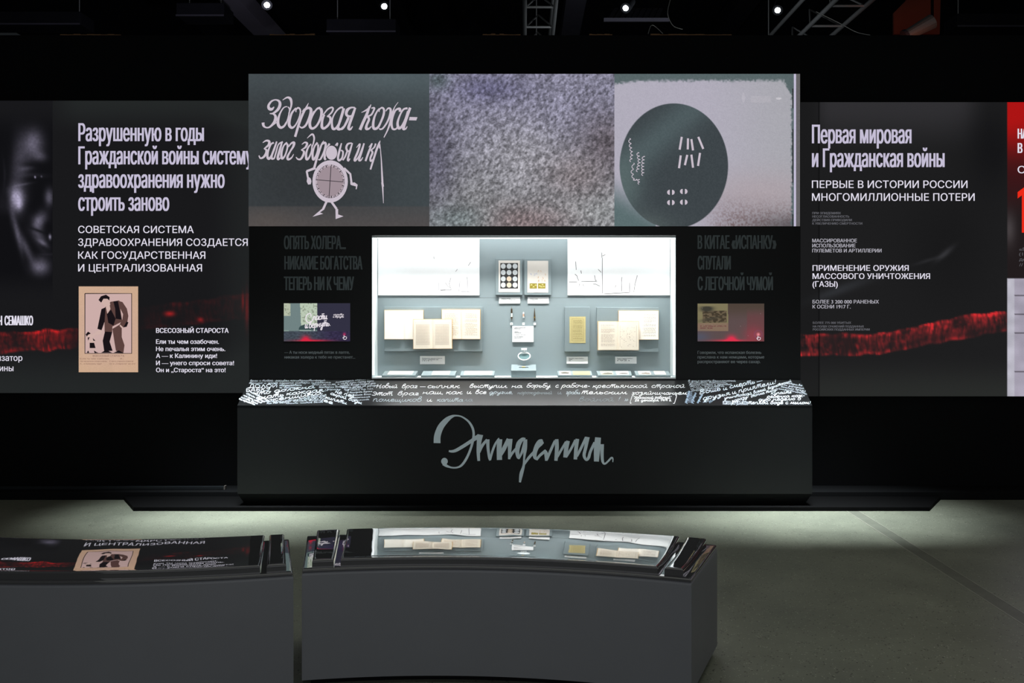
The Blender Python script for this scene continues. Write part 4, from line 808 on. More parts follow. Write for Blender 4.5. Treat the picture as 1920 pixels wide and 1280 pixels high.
st(ZQ, (372, 668, 30), (400, 730, 62), (405, 856, 44)); st(ZQ, (412, 836, 46), (470, 700, 46), (556, 510, 44)); st(ZQ, (583, 486, 60), (586, 640, 66), (570, 856, 56)); st(ZQ, (590, 790, 46), (650, 690, 42), (745, 530, 42))
st(ZQ, (778, 516, 62), (746, 650, 72), (730, 800, 70)); st(ZQ, (752, 775, 46), (830, 650, 42), (905, 500, 42)); st(ZQ, (938, 480, 62), (916, 640, 64), (903, 832, 60)); st(ZQ, (928, 780, 42), (1000, 640, 46), (1086, 450, 40))
st(ZQ, (1112, 448, 74), (1082, 620, 56), (1053, 760, 54), (1090, 838, 42), (1130, 800, 50), (1160, 700, 48), (1235, 540, 46)); st(ZQ, (1292, 456, 100), (1275, 640, 108), (1264, 868, 84)); st(ZQ, (1360, 572, 66), (1360, 740, 56), (1370, 860, 46), (1402, 908, 32), (1455, 872, 32), (1520, 805, 32), (1545, 822, 24), (1545, 880, 12))
mb.obj('brush_script', M_silver, ct)

# ------------------------------------------------------------------ lit showcase
DB = 7.576
bx0, bz1 = P(708, 446.3, DB)[0], P(708, 446.3, DB)[2]; bx1 = P(1257, 0, DB)[0]; FZ = .935
cs = thing('showcase', (0, 7.45, FZ), 'glass-fronted lit showcase with pale grey-blue lining set in the unit', 'showcase')
seam = P(0, 558, DB)[2]
MB().box(bx0, bx1, DB, DB + .02, seam + .001, bz1).obj('upper_back_panel', M_lining, cs)
MB().box(bx0, bx1, DB, DB + .02, FZ - .01, seam - .001).obj('lower_back_panel', M_lining, cs)
M_side = mat('case_side', col(222, 232, 234), .6, .3)
e = .0015
mesh('left_side', [(ox0 + e, DC + e, FZ - .01), (bx0, DB, FZ - .01), (bx0, DB, bz1), (ox0 + e, DC + e, oz1 - e), (ox0 + e, DB, FZ - .01), (ox0 + e, DB, oz1 - e)], [(0, 1, 2, 3), (0, 3, 5, 4), (1, 4, 5, 2), (0, 4, 1), (3, 2, 5)], M_side, cs)
mesh('right_side', [(ox1 - e, DC + e, FZ - .01), (bx1, DB, FZ - .01), (bx1, DB, bz1), (ox1 - e, DC + e, oz1 - e), (ox1 - e, DB, FZ - .01), (ox1 - e, DB, oz1 - e)], [(0, 3, 2, 1), (0, 4, 5, 3), (1, 2, 5, 4), (0, 1, 4), (3, 5, 2)], M_side, cs)
MB().box(ox0 + e, ox1 - e, DC + e, DB, .9325, FZ).obj('case_floor', M_side, cs)
MB().box(ox0 + e, ox1 - e, DC - .002, DC + .010, .9335, .9435).obj('sill', M_white, cs)
LAMP = emit('light_diffuser', (.98, .99, 1, 1), 4.5)
STRIP = emit('light_strip', (.94, .985, 1, 1), 1.6)
for a_ in (ox0 + .003, ox1 - .017): MB().box(a_, a_ + .014, DC + .017, DC + .024, .96, oz1 - .03).obj('light_strip', STRIP, cs)
MB().box(ox0 + .03, ox1 - .03, DC + .013, DC + .018, oz1 - .016, oz1 - .006).obj('light_strip', STRIP, cs)
MB().box(bx0 + .01, bx1 - .01, DC + .02, DB - .004, bz1 - .004, bz1 + .002).obj('light_diffuser', LAMP, cs)
MB().box(ox0 + e, ox1 - e, DC + .0015, DC + .012, oz1 - .018, oz1 - .001).obj('top_rail', M_side, cs)
g = bpy.data.materials.new('case_glass'); g.use_nodes = True; nt = g.node_tree; nt.nodes.clear()
tr = nt.nodes.new('ShaderNodeBsdfTransparent'); tr.inputs[0].default_value = (.98, .985, .98, 1); gl = nt.nodes.new('ShaderNodeBsdfGlossy'); gl.inputs['Roughness'].default_value = .01
fr = nt.nodes.new('ShaderNodeFresnel'); fr.inputs[0].default_value = 1.25; mx = nt.nodes.new('ShaderNodeMixShader'); oo = nt.nodes.new('ShaderNodeOutputMaterial')
nt.links.new(fr.outputs[0], mx.inputs[0]); nt.links.new(tr.outputs[0], mx.inputs[1]); nt.links.new(gl.outputs[0], mx.inputs[2]); nt.links.new(mx.outputs[0], oo.inputs[0])
mesh('glass_pane', [(ox0 + .002, DC + .014, .9437), (ox1 - .002, DC + .014, .9437), (ox1 - .002, DC + .014, oz1 - .002), (ox0 + .002, DC + .014, oz1 - .002)], [(0, 1, 2, 3)], g, cs)

def board(name, x0, y0, x1, y1, Df, mt, label, cat, Db=DB, bevel=.0012, group=None, extra=None):
    """a panel fixed to the back of the case; px bounds are those of its front face"""
    t = thing(name, P((x0 + x1) / 2, y1, Db - .0005), label, cat, group)
    MB().pbox(x0, y0, x1, y1, Df, Db - .0005).obj('board' if cat != 'label' else 'card', mt, t, bevel=bevel)
    return t
# two blown-out posters
pw = board('poster', 708.6, 447, 899, 553.5, DB - .012, M_white, 'large white poster in the upper left corner of the showcase', 'poster')
mb = MB(); m = onD(DB - .0125)
ZC = lambda x, y: (690 + x / 4.413, 430 + y / 4.413)
for q in (((545, 225), (548, 245)), ((583, 440), (585, 500), (640, 498)), ((685, 400), (672, 450), (688, 498)), ((640, 440), (660, 470), (680, 480)), ((820, 395), (826, 515), (880, 517)), ((760, 430), (752, 515)), ((600, 505), (690, 500)), ((830, 300), (850, 270)), ((770, 515), (850, 517)), ((725, 350), (740, 330))):
    ribbon(mb, m, [ZC(*p) for p in q], .7, smooth=False)
mb.obj('faint_drawing', M_graphite, pw)
pw = board('poster', 1064.2, 447, 1256.3, 553.5, DB - .012, M_white, 'large white poster in the upper right corner of the showcase', 'poster')
mb = MB(); ZD = lambda x, y: (1040 + x / 4.4125, 430 + y / 4.4125)
for q in (((118, 435), (185, 434)), ((220, 432), (290, 430), (352, 432)), ((174, 265), (178, 335)), ((168, 370), (185, 385), (190, 405), (200, 425)), ((330, 380), (338, 428)), ((315, 450), (345, 455), (375, 470)), ((388, 190), (392, 235)), ((394, 235), (394, 530)), ((408, 534), (520, 527), (620, 522)), ((556, 395), (552, 440), (555, 515)), ((684, 380), (665, 450), (655, 520)), ((618, 440), (622, 520)), ((205, 450), (202, 475)), ((395, 220), (420, 208)), ((360, 330), (385, 355)), ((500, 480), (508, 460)), ((235, 455), (240, 470)), ((340, 425), (350, 420)), ((216, 340), (222, 365))):
    ribbon(mb, m, [ZD(*p) for p in q], .9, smooth=False)
mb.obj('pencil_drawing', mat('pencil', col(24, 24, 24), .8), pw)

# captions
def caption(x0, y0, x1, y1, label, lines, Df=DB - .009, group=None):
    t = board('caption_card', x0, y0, x1, y1, Df, M_white, label, 'label', bevel=.0006)
    mb = MB(); m = onD(Df - .0004)
    for s, yy, xe in lines: text(mb, m, s, x0 + 4, yy, xe, 1.7, bold=.12)
    mb.obj('print', M_card_ink, t); return t
caption(787.4, 667.3, 834.1, 682.7, 'white caption card under the three open books', [('Медицинские журналы и книги по', 672.2, 829), ('борьбе с эпидемиями тифа', 674.6, 822), ('1919 г.', 677, 812)])
caption(935.6, 556.8, 975.3, 568.9, 'small white caption card below the black dotted print', [('Таблицы из альбома', 560.5, 957), ('по борьбе с сыпным тифом', 562.5, 968)])
caption(989.3, 556.8, 1029.1, 568.9, 'small white caption card below the print with olive blocks', [('Таблица холеры', 560.5, 1008), ('из медицинского альбома', 562.5, 1020)])
caption(1062.3, 668.4, 1102.3, 681.6, 'white caption card below the single aged leaflet', [('Листовка о мерах борьбы с', 672.4, 1095), ('холерой', 674.4, 1073), ('1920', 676.6, 1070)])
caption(1153.5, 668.4, 1193.6, 681.6, 'white caption card below the two open books at right', [('Книга о мерах борьбы с', 672.4, 1187), ('чумой и холерой', 674.4, 1175), ('1921', 676.6, 1180)])
caption(960.5, 611.2, 1000.4, 641.1, 'square white caption card with three entries below the small instruments', [('Шприц медицинский', 614.8, 985), ('Россия', 617, 976), ('Ампула', 622.6, 972), ('Россия, начало века', 624.4, 977), ('Стекло, состав', 628, 985), ('Игла для прививок', 631.8, 981), ('Металл', 634.2, 977)], Df=DB - .012)
for k, (x, lb) in enumerate(((958.9, 'tiny white number tag under the syringe'), (981.6, 'tiny white number tag under the glass ampoule'), (1002.8, 'tiny white number tag under the dark needle'))):
    t = board('number_tag', x - 2.3, 604.7, x + 2.3, 609.3, DB - .008, M_white, lb, 'tag', bevel=.0005)
    mb = MB(); text(mb, onD(DB - .0085), '123'[k], x - .6, 608.2, x + .6, 2.2); mb.obj('numeral', M_card_ink, t)

# framed prints in the middle
M_prp = mat('print_paper', col(204, 198, 190), .8)
t = board('print_mount', 929.2, 484.5, 979, 553, DB - .026, M_mount, 'raised mount board with a black print of twelve white discs', 'picture', bevel=.002)
MB().pbox(934.8, 488.2, 975, 547.6, DB - .0278, DB - .0262).obj('paper', M_prp, t)
MB().pbox(938.1, 493, 971.2, 540.8, DB - .0282, DB - .0279).obj('black_ground', mat('print_black', col(22, 22, 20), .85), t)
discs = [MB(), MB()]
for i, cx in enumerate((302, 442, 584)):
    for jn, cy in enumerate((243, 393, 546, 693)): poly(discs[1 if (i == 1 and jn > 1) else 0], onD(DB - .0286), ell(920 + cx / 12.8, 480 + cy / 12.8, 4.6, 4.85, 20))
discs[0].obj('white_discs', mat('disc_white', col(186, 190, 192), .8), t); discs[1].obj('cream_discs', mat('disc_cream', col(196, 178, 156), .8), t)
t = board('print_mount', 983, 484.8, 1033.2, 553, DB - .026, M_mount, 'raised mount board with a pale print above two olive blocks', 'picture', bevel=.002)
MB().pbox(988.8, 488.8, 1028, 548.4, DB - .0278, DB - .0262).obj('paper', M_prp, t)
M_olive = mat('olive_print', col(128, 116, 18), .8, noise=.2, nscale=200)
for a, b in ((935, 1112), (1135, 1315)):
    MB().pbox(920 + a / 12.8, 480 + 653 / 12.8, 920 + b / 12.8, 480 + 778 / 12.8, DB - .0282, DB - .0279).obj('olive_block', M_olive, t)
mb = MB(); m = onD(DB - .0285); mo = MB(); mbl = MB()
ZM = lambda x, y: (920 + x / 12.8, 480 + y / 12.8); rnd = random.Random(3)
for cx, cy in ((1145, 370), (1200, 380), (1305, 440), (1150, 600), (1235, 590), (1300, 600), (1260, 530), (1140, 520)):
    for k in range(5): ribbon(mo, m, [ZM(cx + rnd.uniform(-20, 20), cy + rnd.uniform(-35, 30)), ZM(cx + rnd.uniform(-20, 20), cy + rnd.uniform(-35, 30))], .45)
for cx, cy in ((965, 440), (1050, 440), (1100, 420)):
    for k in range(5): ribbon(mbl, m, [ZM(cx + rnd.uniform(-25, 25), cy + rnd.uniform(-30, 30)), ZM(cx + rnd.uniform(-25, 25), cy + rnd.uniform(-30, 30))], .4)
for cx, cy in ((1030, 740), (1080, 700), (980, 695), (1180, 720), (1245, 690), (1275, 735), (1220, 740)):
    ribbon(mb, m, [ZM(cx - 20, cy + 8), ZM(cx, cy - 10), ZM(cx + 20, cy + 6)], 1.2)
mo.obj('orange_marks', mat('orange_print', col(186, 150, 112), .8), t); mbl.obj('blue_marks', mat('blue_print', col(150, 160, 186), .8), t); mb.obj('pale_marks', mat('pale_print', col(200, 192, 130), .8), t)

# book mounts
b1 = board('book_mount', 720.6, 575, 904.8, 658.4, DB - .03, M_mount, 'wide grey mount board behind the three open books', 'mount board', bevel=.002)
b2 = board('book_mount', 1058.8, 575.5, 1105.7, 658.9, DB - .03, M_mount, 'narrow grey mount board behind the aged leaflet', 'mount board', bevel=.002)
b3 = board('book_mount', 1118.9, 576.2, 1234.9, 660, DB - .03, M_mount, 'grey mount board behind the two open books at right', 'mount board', bevel=.002)

def book(x0, y0, x1, y1, gut, Dback, label, pm, tilt=0, thick=.02, lines='text', cover=None, chart=False):
    """open book fixed to a board: cover, two curved page blocks with leaf edges, printed lines"""
    cxp, cyp = (x0 + x1) / 2, (y0 + y1) / 2; ca, sa = math.cos(tilt), math.sin(tilt)
    t = thing('open_book', P(cxp, y1, Dback), label, 'book', 'open books in the showcase')
    k = Dback / F
    def W(x, y, d):   # px on the board plane, d metres towards the viewer
        u, v = x - cxp, y - cyp; X = cxp + u * ca - v * sa; Y = cyp + u * sa + v * ca
        q = P(X, Y, Dback); return (q[0], Dback - d, q[2])
    def slab(a, b, c, d, z0, z1, mb):
        mb.add([W(a, b, z0), W(c, b, z0), W(c, d, z0), W(a, d, z0), W(a, b, z1), W(c, b, z1), W(c, d, z1), W(a, d, z1)], [(3, 2, 1, 0), (4, 5, 6, 7), (0, 1, 5, 4), (1, 2, 6, 5), (2, 3, 7, 6), (3, 0, 4, 7)])
    mb = MB(); slab(x0 - .9, y0 - .7, x1 + .9, y1 + .7, .0008, .0035, mb); mb.obj('cover', cover or M_cover, t)
    for s, (a, b) in (('l', (x0, gut)), ('r', (gut, x1))):
        mb = MB(); n = 12; prof = []
        for i in range(n + 1):
            u = i / n; g_ = (1 - u) if s == 'l' else u       # 0 at gutter
            h = .0036 + thick * (1 - math.exp(-g_ * 9)) * (1 - .25 * g_)
            if (s == 'l' and i == 0) or (s == 'r' and i == n): h *= .93
            prof.append((a + (b - a) * u, h))
        V = []
        for x, h in prof: V += [W(x, y0, h), W(x, y1, h), W(x, y0, .0036), W(x, y1, .0036)]
        Fc = []
        for i in range(n):
            o_ = 4 * i; q = o_ + 4; Fc += [(o_, o_ + 1, q + 1, q), (o_, q, q + 2, o_ + 2), (o_ + 1, o_ + 3, q + 3, q + 1)]
        Fc += [(0, 2, 3, 1), (4 * n, 4 * n + 1, 4 * n + 3, 4 * n + 2)]
        mb.add(V, Fc); mb.obj('page_block', pm, t)
        # printed lines
        if lines:
            mp = MB(); rnd = random.Random(int(x0) + (s == 'r')); pw_ = b - a; y = y0 + (y1 - y0) * .12
            def H(x):
                u = min(max((x - a) / (b - a), 0), 1); q = u * n; i = min(int(q), n - 1); fr_ = q - i; return prof[i][1] * (1 - fr_) + prof[i + 1][1] * fr_ + .0003
            def bar(xa, xb, ya, yb): mp.add([W(xa, ya, H(xa)), W(xb, ya, H(xb)), W(xb, yb, H(xb)), W(xa, yb, H(xa))], [(3, 2, 1, 0)])
            xm0, xm1 = a + pw_ * .14, b - pw_ * .14
            if lines == 'grid':
                y += 3
                while y < y1 - 7:
                    x = xm0
                    while x < xm1: bar(x, min(x + 1.5, xm1), y, y + .5); x += 2.0
                    y += 1.55
                bar(xm0 - 1, xm1 + 1, y0 + 5.5, y0 + 5.9)
            elif chart and s == 'r':
                for _ in range(46):
                    x = rnd.uniform(xm0, xm1 - 2); yy = rnd.uniform(y0 + 10, y1 - 7); ddx, ddy = rnd.uniform(-2, 2), rnd.uniform(-2.4, 2.4)
                    bar(min(x, x + ddx) , max(x, x + ddx) + .4, yy, yy + .35)
                for _ in range(14):
                    x = rnd.uniform(xm0, xm1); yy = rnd.uniform(y0 + 14, y1 - 5); bar(x, x + 1.1, yy, yy + 1.1)
                for xx in (xm0 - 1, xm1 + 1): bar(xx, xx + .35, y0 + 7, y1 - 6)
            else:
                while y < y1 - (y1 - y0) * .12:
                    x = xm0; end = xm1 - (rnd.uniform(0, pw_ * .3) if rnd.random() < .25 else 0)
                    while x < end:
                        wd_ = rnd.uniform(1.5, 4.5); bar(x, min(x + wd_, end), y, y + .55); x += wd_ + .8
                    y += 1.75 if rnd.random() > .08 else 3.5
            mp.obj('printing', M_ink, t)
    return t
D30 = DB - .0308
book(721.5, 581.6, 793.6, 635.4, 757, D30, 'overlit white open book at the left end of the wide mount', M_pagew, 0.002, .018, lines=None)
book(829, 580.3, 900, 635.2, 864.8, D30, 'cream open book of close print at right on the wide mount', M_page, 0.0, .022)
book(775.6, 598.6, 847.4, 653.2, 811.3, D30 - .028, 'open book of ruled tables in front between its two neighbours', M_page, -.006, .020, lines='grid')
book(1160.2, 582.6, 1234, 636.1, 1198.2, D30, 'open book with yellow cover edge, upper one of the right pair', M_pagew, 0.0, .018)
book(1121.5, 602.8, 1197, 655.6, 1157.8, D30 - .026, 'open book with a spotted chart, lower one of the right pair', M_page, .004, .022, chart=True)
# spacer blocks that carry the two front books
for xa_, xb_, ya_, yb_, nm in ((797, 826, 612, 640, b1), (1138, 1156, 614, 642, b3)):
    MB().pbox(xa_, ya_, xb_, yb_, D30 - .0278, D30 + .0006).obj('spacer', M_mount, nm)
# leaflet
t = thing('leaflet', P(1083, 643, DB - .0305), 'single aged yellow leaflet with a printed border on the narrow mount', 'leaflet')
m = onD(DB - .0318); mesh('sheet', *(lambda q: (q.V, q.F))(MB().pbox(1067.8, 593.4, 1098, 643, DB - .0316, DB - .0305)), M_leaf, t)
mb = MB(); M_lfink = mat('leaflet_ink', col(112, 100, 62), .8)
ribbon(mb, m, [(1072.3, 597.5), (1093.8, 597.5), (1093.8, 638.6), (1072.3, 638.6), (1072.3, 597.5)], .5, smooth=False)
y = 600.5; rnd = random.Random(5)
while y < 636:
    x = 1074.5
    while x < 1091: wd_ = rnd.uniform(1.5, 4); ribbon(mb, m, [(x, y), (min(x + wd_, 1092), y)], .55); x += wd_ + .8
    y += 1.9 if rnd.random() > .15 else 3.2
mb.obj('printing', M_lfink, t)

# instruments pinned on the back
def pin(name, x, y0, y1, label, cat, parts, D=DB - .012):
    t = thing(name, P(x, y1, D), label, cat)
    MB().tube((P(x, (y0 + y1) / 2, D)[0], D, P(x, (y0 + y1) / 2, D)[2]), (P(x, (y0 + y1) / 2, D)[0], DB - .0003, P(x, (y0 + y1) / 2, D)[2]), .0015, 8).obj('pin', M_steel, t)
    for nm, a, b, r1, r2, mt in parts: MB().tube(P(x, a, D), P(x, b, D), r1, 14, r2).obj(nm, mt, t)
    return t
M_glasst = mat('frosted_glass', col(226, 230, 222), .15, .6)
pin('syringe', 959.4, 574.5, 601, 'old glass and metal syringe pinned upright, leftmost of three instruments', 'syringe', [('needle_cap', 574.6, 578.6, .003, .0035, M_steel), ('top_collar', 578.6, 580.5, .0065, .0065, M_brass), ('barrel', 580.5, 594, .0062, .0062, M_glasst), ('plunger', 580.6, 587, .0064, .0064, M_brass), ('base_collar', 594, 596.6, .0085, .0085, M_brass), ('tip', 596.6, 600.8, .007, .003, M_steel)])
pin('ampoule', 981.6, 585, 596.5, 'short glass ampoule pinned between the syringe and the needle', 'ampoule', [('body', 586.3, 595.2, .0068, .0068, M_glasst), ('contents', 588, 593.5, .0070, .0070, mat('ampoule_contents', col(184, 150, 130), .5)), ('neck', 584.8, 586.3, .0035, .0068, M_glasst)])
pin('vaccination_needle', 1002.3, 577.5, 601, 'dark brass vaccination needle pinned upright, rightmost instrument', 'needle', [('blade', 577.5, 593.6, .0018, .0068, M_brass), ('collar', 593.6, 595.8, .0078, .0078, mat('gold_collar', col(140, 112, 60), .35, metal=.5)), ('handle', 595.8, 601, .005, .0065, M_brass)])

# pedestal with the pinned brooch-like specimen and the ring magnifier
pd0 = P(958.4, 683, 7.53); xlp, xrp = P(958.3, 0, 7.36)[0], P(1005.3, 0, 7.36)[0]
zt = P(0, 694.6, 7.36)[2]; ztb = P(0, 683, 7.53)[2]
t = thing('pedestal', (0, 7.44, FZ), 'pale grey block with a sloping top holding a tiny specimen, centre of the case floor', 'pedestal')
V = [(xlp, 7.36, FZ + .0005), (xrp, 7.36, FZ + .0005), (xrp, 7.53, FZ + .0005), (xlp, 7.53, FZ + .0005), (xlp, 7.36, zt), (xrp, 7.36, zt), (xrp, 7.53, ztb), (xlp, 7.53, ztb)]
mesh('block', V, [(3, 2, 1, 0), (4, 5, 6, 7), (0, 1, 5, 4), (1, 2, 6, 5), (2, 3, 7, 6), (3, 0, 4, 7)], M_mount, t)
zs = lambda d: zt + (ztb - zt) * (d - 7.36) / .17
sp_ = thing('specimen', (P(982, 0, 7.44)[0], 7.44, zs(7.44)), 'tiny gilt specimen lying on the sloping pedestal top', 'specimen')
mb = MB(); xs = P(982, 0, 7.44)[0]
mb.tube((xs - .036, 7.44, zs(7.44) + .004), (xs + .036, 7.44, zs(7.44) + .004), .0035, 10); mb.obj('glass_slide', M_mount, sp_)
MB().tube((xs - .012, 7.437, zs(7.437) + .0075), (xs + .01, 7.437, zs(7.437) + .0075), .004, 10).obj('gilt_bead', mat('gilt', col(220, 180, 90), .3, metal=.4), sp_)
def torus(mb, c_, rx, rz, r, tiltx=0, n=40, k=10):
    V = []; Fc = []
    for i in range(n):
        a = 2 * math.pi * i / n
        for jn in range(k):
            b = 2 * math.pi * jn / k; x = (rx + r * math.cos(b)) * math.cos(a); z = (rz + r * math.cos(b)) * math.sin(a); y = r * math.sin(b)
            V.append((c_[0] + x, c_[1] + y * math.cos(tiltx) - z * math.sin(tiltx), c_[2] + y * math.sin(tiltx) + z * math.cos(tiltx)))
            Fc.append((i * k + jn, ((i + 1) % n) * k + jn, ((i + 1) % n) * k + (jn + 1) % k, i * k + (jn + 1) % k))
    mb.add(V, Fc); return mb
t = thing('magnifier', (P(982.8, 0, 7.5)[0], 7.5, ztb), 'oval ring magnifying lens on a clear stand above the pedestal', 'magnifier')
cm = P(982.8, 667.6, 7.5)
torus(MB(), cm, .046, .031, .0048, -.2).obj('lens_ring', M_white, t, smooth=True)
mb = MB(); mb.add([(cm[0] + .043 * math.cos(a), cm[1] + .006 * math.sin(a), cm[2] + .029 * math.sin(a)) for a in [2 * math.pi * k / 32 for k in range(32)]], [tuple(range(32))]); mb.obj('lens', M_glass_s, t)
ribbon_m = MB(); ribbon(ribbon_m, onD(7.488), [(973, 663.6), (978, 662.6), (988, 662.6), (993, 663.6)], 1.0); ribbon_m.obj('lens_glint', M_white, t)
a_ = P(977.2, 652.6, 7.5); b_ = P(988, 656.5, 7.5); MB().box(a_[0], b_[0], 7.49, 7.51, b_[2], a_[2]).obj('top_clip', M_white, t, bevel=.001)
MB().tube((cm[0], 7.5, b_[2]), (cm[0], 7.5, cm[2] + .033), .003, 8).obj('neck', M_white, t)
for xx in (-.021, .021): MB().box(cm[0] + xx - .0015, cm[0] + xx + .0015, 7.495, 7.505, ztb - .003, cm[2] - .028).obj('stand_rod', M_glass_s, t)

# floor trays with papers, and caption strips in front of them
def tray(xb0, xb1, xf0, xf1, label, papers, strip):
    Db_, Df_ = 7.52, 7.335; zb_ = P(0, 695.3, Db_)[2]; zf_ = P(0, 703.6, Df_)[2]
    t = thing('tray', ((P(xf0, 0, Df_)[0] + P(xf1, 0, Df_)[0]) / 2, 7.43, FZ), label, 'tray')
    A = P(xb0, 0, Db_)[0]; Bx = P(xb1, 0, Db_)[0]; Cx = P(xf1, 0, Df_)[0]; Dx = P(xf0, 0, Df_)[0]; z0 = FZ + .0006
    mesh('wedge', [(Dx, Df_, z0), (Cx, Df_, z0), (Bx, Db_, z0), (A, Db_, z0), (Dx, Df_, zf_), (Cx, Df_, zf_), (Bx, Db_, zb_), (A, Db_, zb_)], [(3, 2, 1, 0), (4, 5, 6, 7), (0, 1, 5, 4), (1, 2, 6, 5), (2, 3, 7, 6), (3, 0, 4, 7)], M_mount, t)
    def S_(u, v, h=.001): x = (Dx * (1 - v) + A * v) * (1 - u) + (Cx * (1 - v) + Bx * v) * u; return (x, Df_ + (Db_ - Df_) * v, zf_ + (zb_ - zf_) * v + h)
    for (u0, u1, v0, v1, mt, lb, cat, deco) in papers:
        pt = thing('document', S_((u0 + u1) / 2, (v0 + v1) / 2), lb, cat)
        mb = MB(); q = [(u0, v0), (u1, v0), (u1, v1), (u0, v1)]
        mb.add([S_(u, v, .0006) for u, v in q] + [S_(u, v, .002) for u, v in q], [(3, 2, 1, 0), (4, 5, 6, 7), (0, 1, 5, 4), (1, 2, 6, 5), (2, 3, 7, 6), (3, 0, 4, 7)]); mb.obj('sheet', mt, pt)
        mb = MB()
        if deco == 'oval': mb.add([S_((u0 + u1) / 2 + .4 * (u1 - u0) * math.cos(a), (v0 + v1) / 2 + .3 * (v1 - v0) * math.sin(a), .0024) for a in [2 * math.pi * k / 20 for k in range(20)]], [tuple(range(20))])
        elif deco == 'hill': mb.add([S_(u0 + (u1 - u0) * p, v0 + (v1 - v0) * q_, .0024) for p, q_ in ((.05, .15), (.9, .12), (.95, .4), (.6, .55), (.3, .42))], [(0, 1, 2, 3, 4)])
        else:
            for k in range(5):
                vv = v0 + (v1 - v0) * (.15 + .16 * k); mb.add([S_(u0 + (u1 - u0) * .1, vv, .0024), S_(u1 - (u1 - u0) * .15, vv, .0024), S_(u1 - (u1 - u0) * .15, vv + .02, .0024), S_(u0 + (u1 - u0) * .1, vv + .02, .0024)], [(0, 1, 2, 3)])
        mb.obj('printing', M_dark_ink if deco in ('oval', 'hill') else M_ink, pt)
    a, b = strip; s = thing('caption_strip', P((a + b) / 2, 708, 7.318), lb_strip(label), 'label')
    mesh('card', *(lambda q: (q.V, q.F))(MB().box(P(a, 0, 7.318)[0], P(b, 0, 7.318)[0], 7.314, 7.318, FZ + .0006, FZ + .008)), M_white, s)
def lb_strip(label): return 'low white caption strip before ' + label.split(' tray ')[0] + ' tray ' + label.split(' tray ')[1]
M_pp = mat('pink_paper', col(248, 228, 208), .8); M_gp = mat('green_grey_paper', col(170, 168, 146), .8, noise=.2, nscale=60); M_pk = mat('rose_paper', col(240, 216, 206), .8)
tray(721.9, 783.8, 715.6, 778.5, 'pale tray nearest the left end of the case floor', [(.15, .88, .2, .9, M_pp, 'pinkish document on the tray nearest the left end', 'paper', 0)], (725, 766))
tray(793.7, 856.3, 789.3, 852.6, 'pale tray second from the left end of the case floor', [(.3, .82, .15, .95, M_pp, 'small pinkish document on the second tray from left', 'paper', 0)], (800, 841))
tray(865.4, 927.8, 862.8, 926.3, 'pale tray just left of the centre pedestal', [(.1, .93, .15, .95, M_pp, 'wide pinkish document on the tray left of the pedestal', 'paper', 0)], (874.5, 915.5))
tray(1045, 1108.3, 1046.7, 1110.3, 'pale tray just right of the centre pedestal', [(.05, .38, .12, .9, M_page, 'cream card with a dark oval portrait right of the pedestal', 'card', 'oval'), (.45, .95, .12, .88, M_leaf, 'yellow paper slip on the tray right of the pedestal', 'paper', 0)], (1057, 1098))
tray(1118, 1182.5, 1121.7, 1184.7, 'pale tray second from the right end of the case floor', [(.1, .46, .15, .92, M_gp, 'grey-green photograph on the second tray from right', 'photo', 'hill'), (.56, .92, .15, .9, M_white, 'white photograph on the second tray from right', 'photo', 'hill')], (1134, 1175))
tray(1189.5, 1253, 1192.5, 1257.6, 'pale tray nearest the right end of the case floor', [(.1, .45, .2, .9, M_pk, 'pinkish photograph with a dark hill on the rightmost tray', 'photo', 'hill'), (.56, .88, .2, .9, M_pp, 'plain pinkish slip at the right on the rightmost tray', 'paper', 0)], (1208, 1249))

# ------------------------------------------------------------------ curved benches
def sector(cx, cy, sgn, r0, r1, a0, a1, z0, z1, rnd_r, dish=0.0, na=72, nr=26, tiltf=None):
    """closed slab over an annular sector; softly rounded upper edge, hollowed top"""
    rm = (r0 + r1) / 2; L = abs(a1 - a0) * rm
    def samp(n, length):
        e = rnd_r; k = [0, e * .04, e * .12, e * .25, e * .42, e * .62, e * .82, e]
        mid = list(np.linspace(e, length - e, n))[1:-1]; return np.array(k + mid + [length - q for q in k[::-1]]) / length
    U = samp(na, L); W_ = samp(nr, r1 - r0); V = []; 
    for u in U:
        for v in W_:
            d = min(u * L, (1 - u) * L, v * (r1 - r0), (1 - v) * (r1 - r0)); q = min(d / rnd_r, 1)
            zz = z1 - rnd_r * (1 - math.sqrt(max(0, 1 - (1 - q) ** 2)))
            if dish: zz += dish * ((2 * v - 1) ** 2 - 1) * min(1, d / (rnd_r * 2)) if False else dish * ((2 * v - 1) ** 2 - 1)
            a = a0 + (a1 - a0) * u; r = r0 + (r1 - r0) * v
            V.append((cx + r * math.sin(a), cy + sgn * r * math.cos(a), zz))
    nu, nv = len(U), len(W_); Fc = []
    for i in range(nu - 1):
        for jn in range(nv - 1): Fc.append((i * nv + jn, (i + 1) * nv + jn, (i + 1) * nv + jn + 1, i * nv + jn + 1))
    ring = [i * nv for i in range(nu)] + [(nu - 1) * nv + jn for jn in range(1, nv)] + [i * nv + nv - 1 for i in range(nu - 2, -1, -1)] + [jn for jn in range(nv - 2, 0, -1)]
    b0 = len(V); V += [(V[k][0], V[k][1], z0) for k in ring]; n = len(ring)
    for k in range(n): Fc.append((ring[k], ring[(k + 1) % n], b0 + (k + 1) % n, b0 + k))
    Fc.append(tuple(range(b0, b0 + n)))
    return V, Fc
def smooth_obj(name, VF, mt, parent):
    o = mesh(name, VF[0], VF[1], mt, parent); me = o.data
    bm = __import__('bmesh').new(); bm.from_mesh(me); __import__('bmesh').ops.recalc_face_normals(bm, faces=bm.faces); bm.to_mesh(me); bm.free()
    me.polygons.foreach_set('use_smooth', [len(p.vertices) == 4 for p in me.polygons]); me.set_sharp_from_angle(angle=R(40)); return o
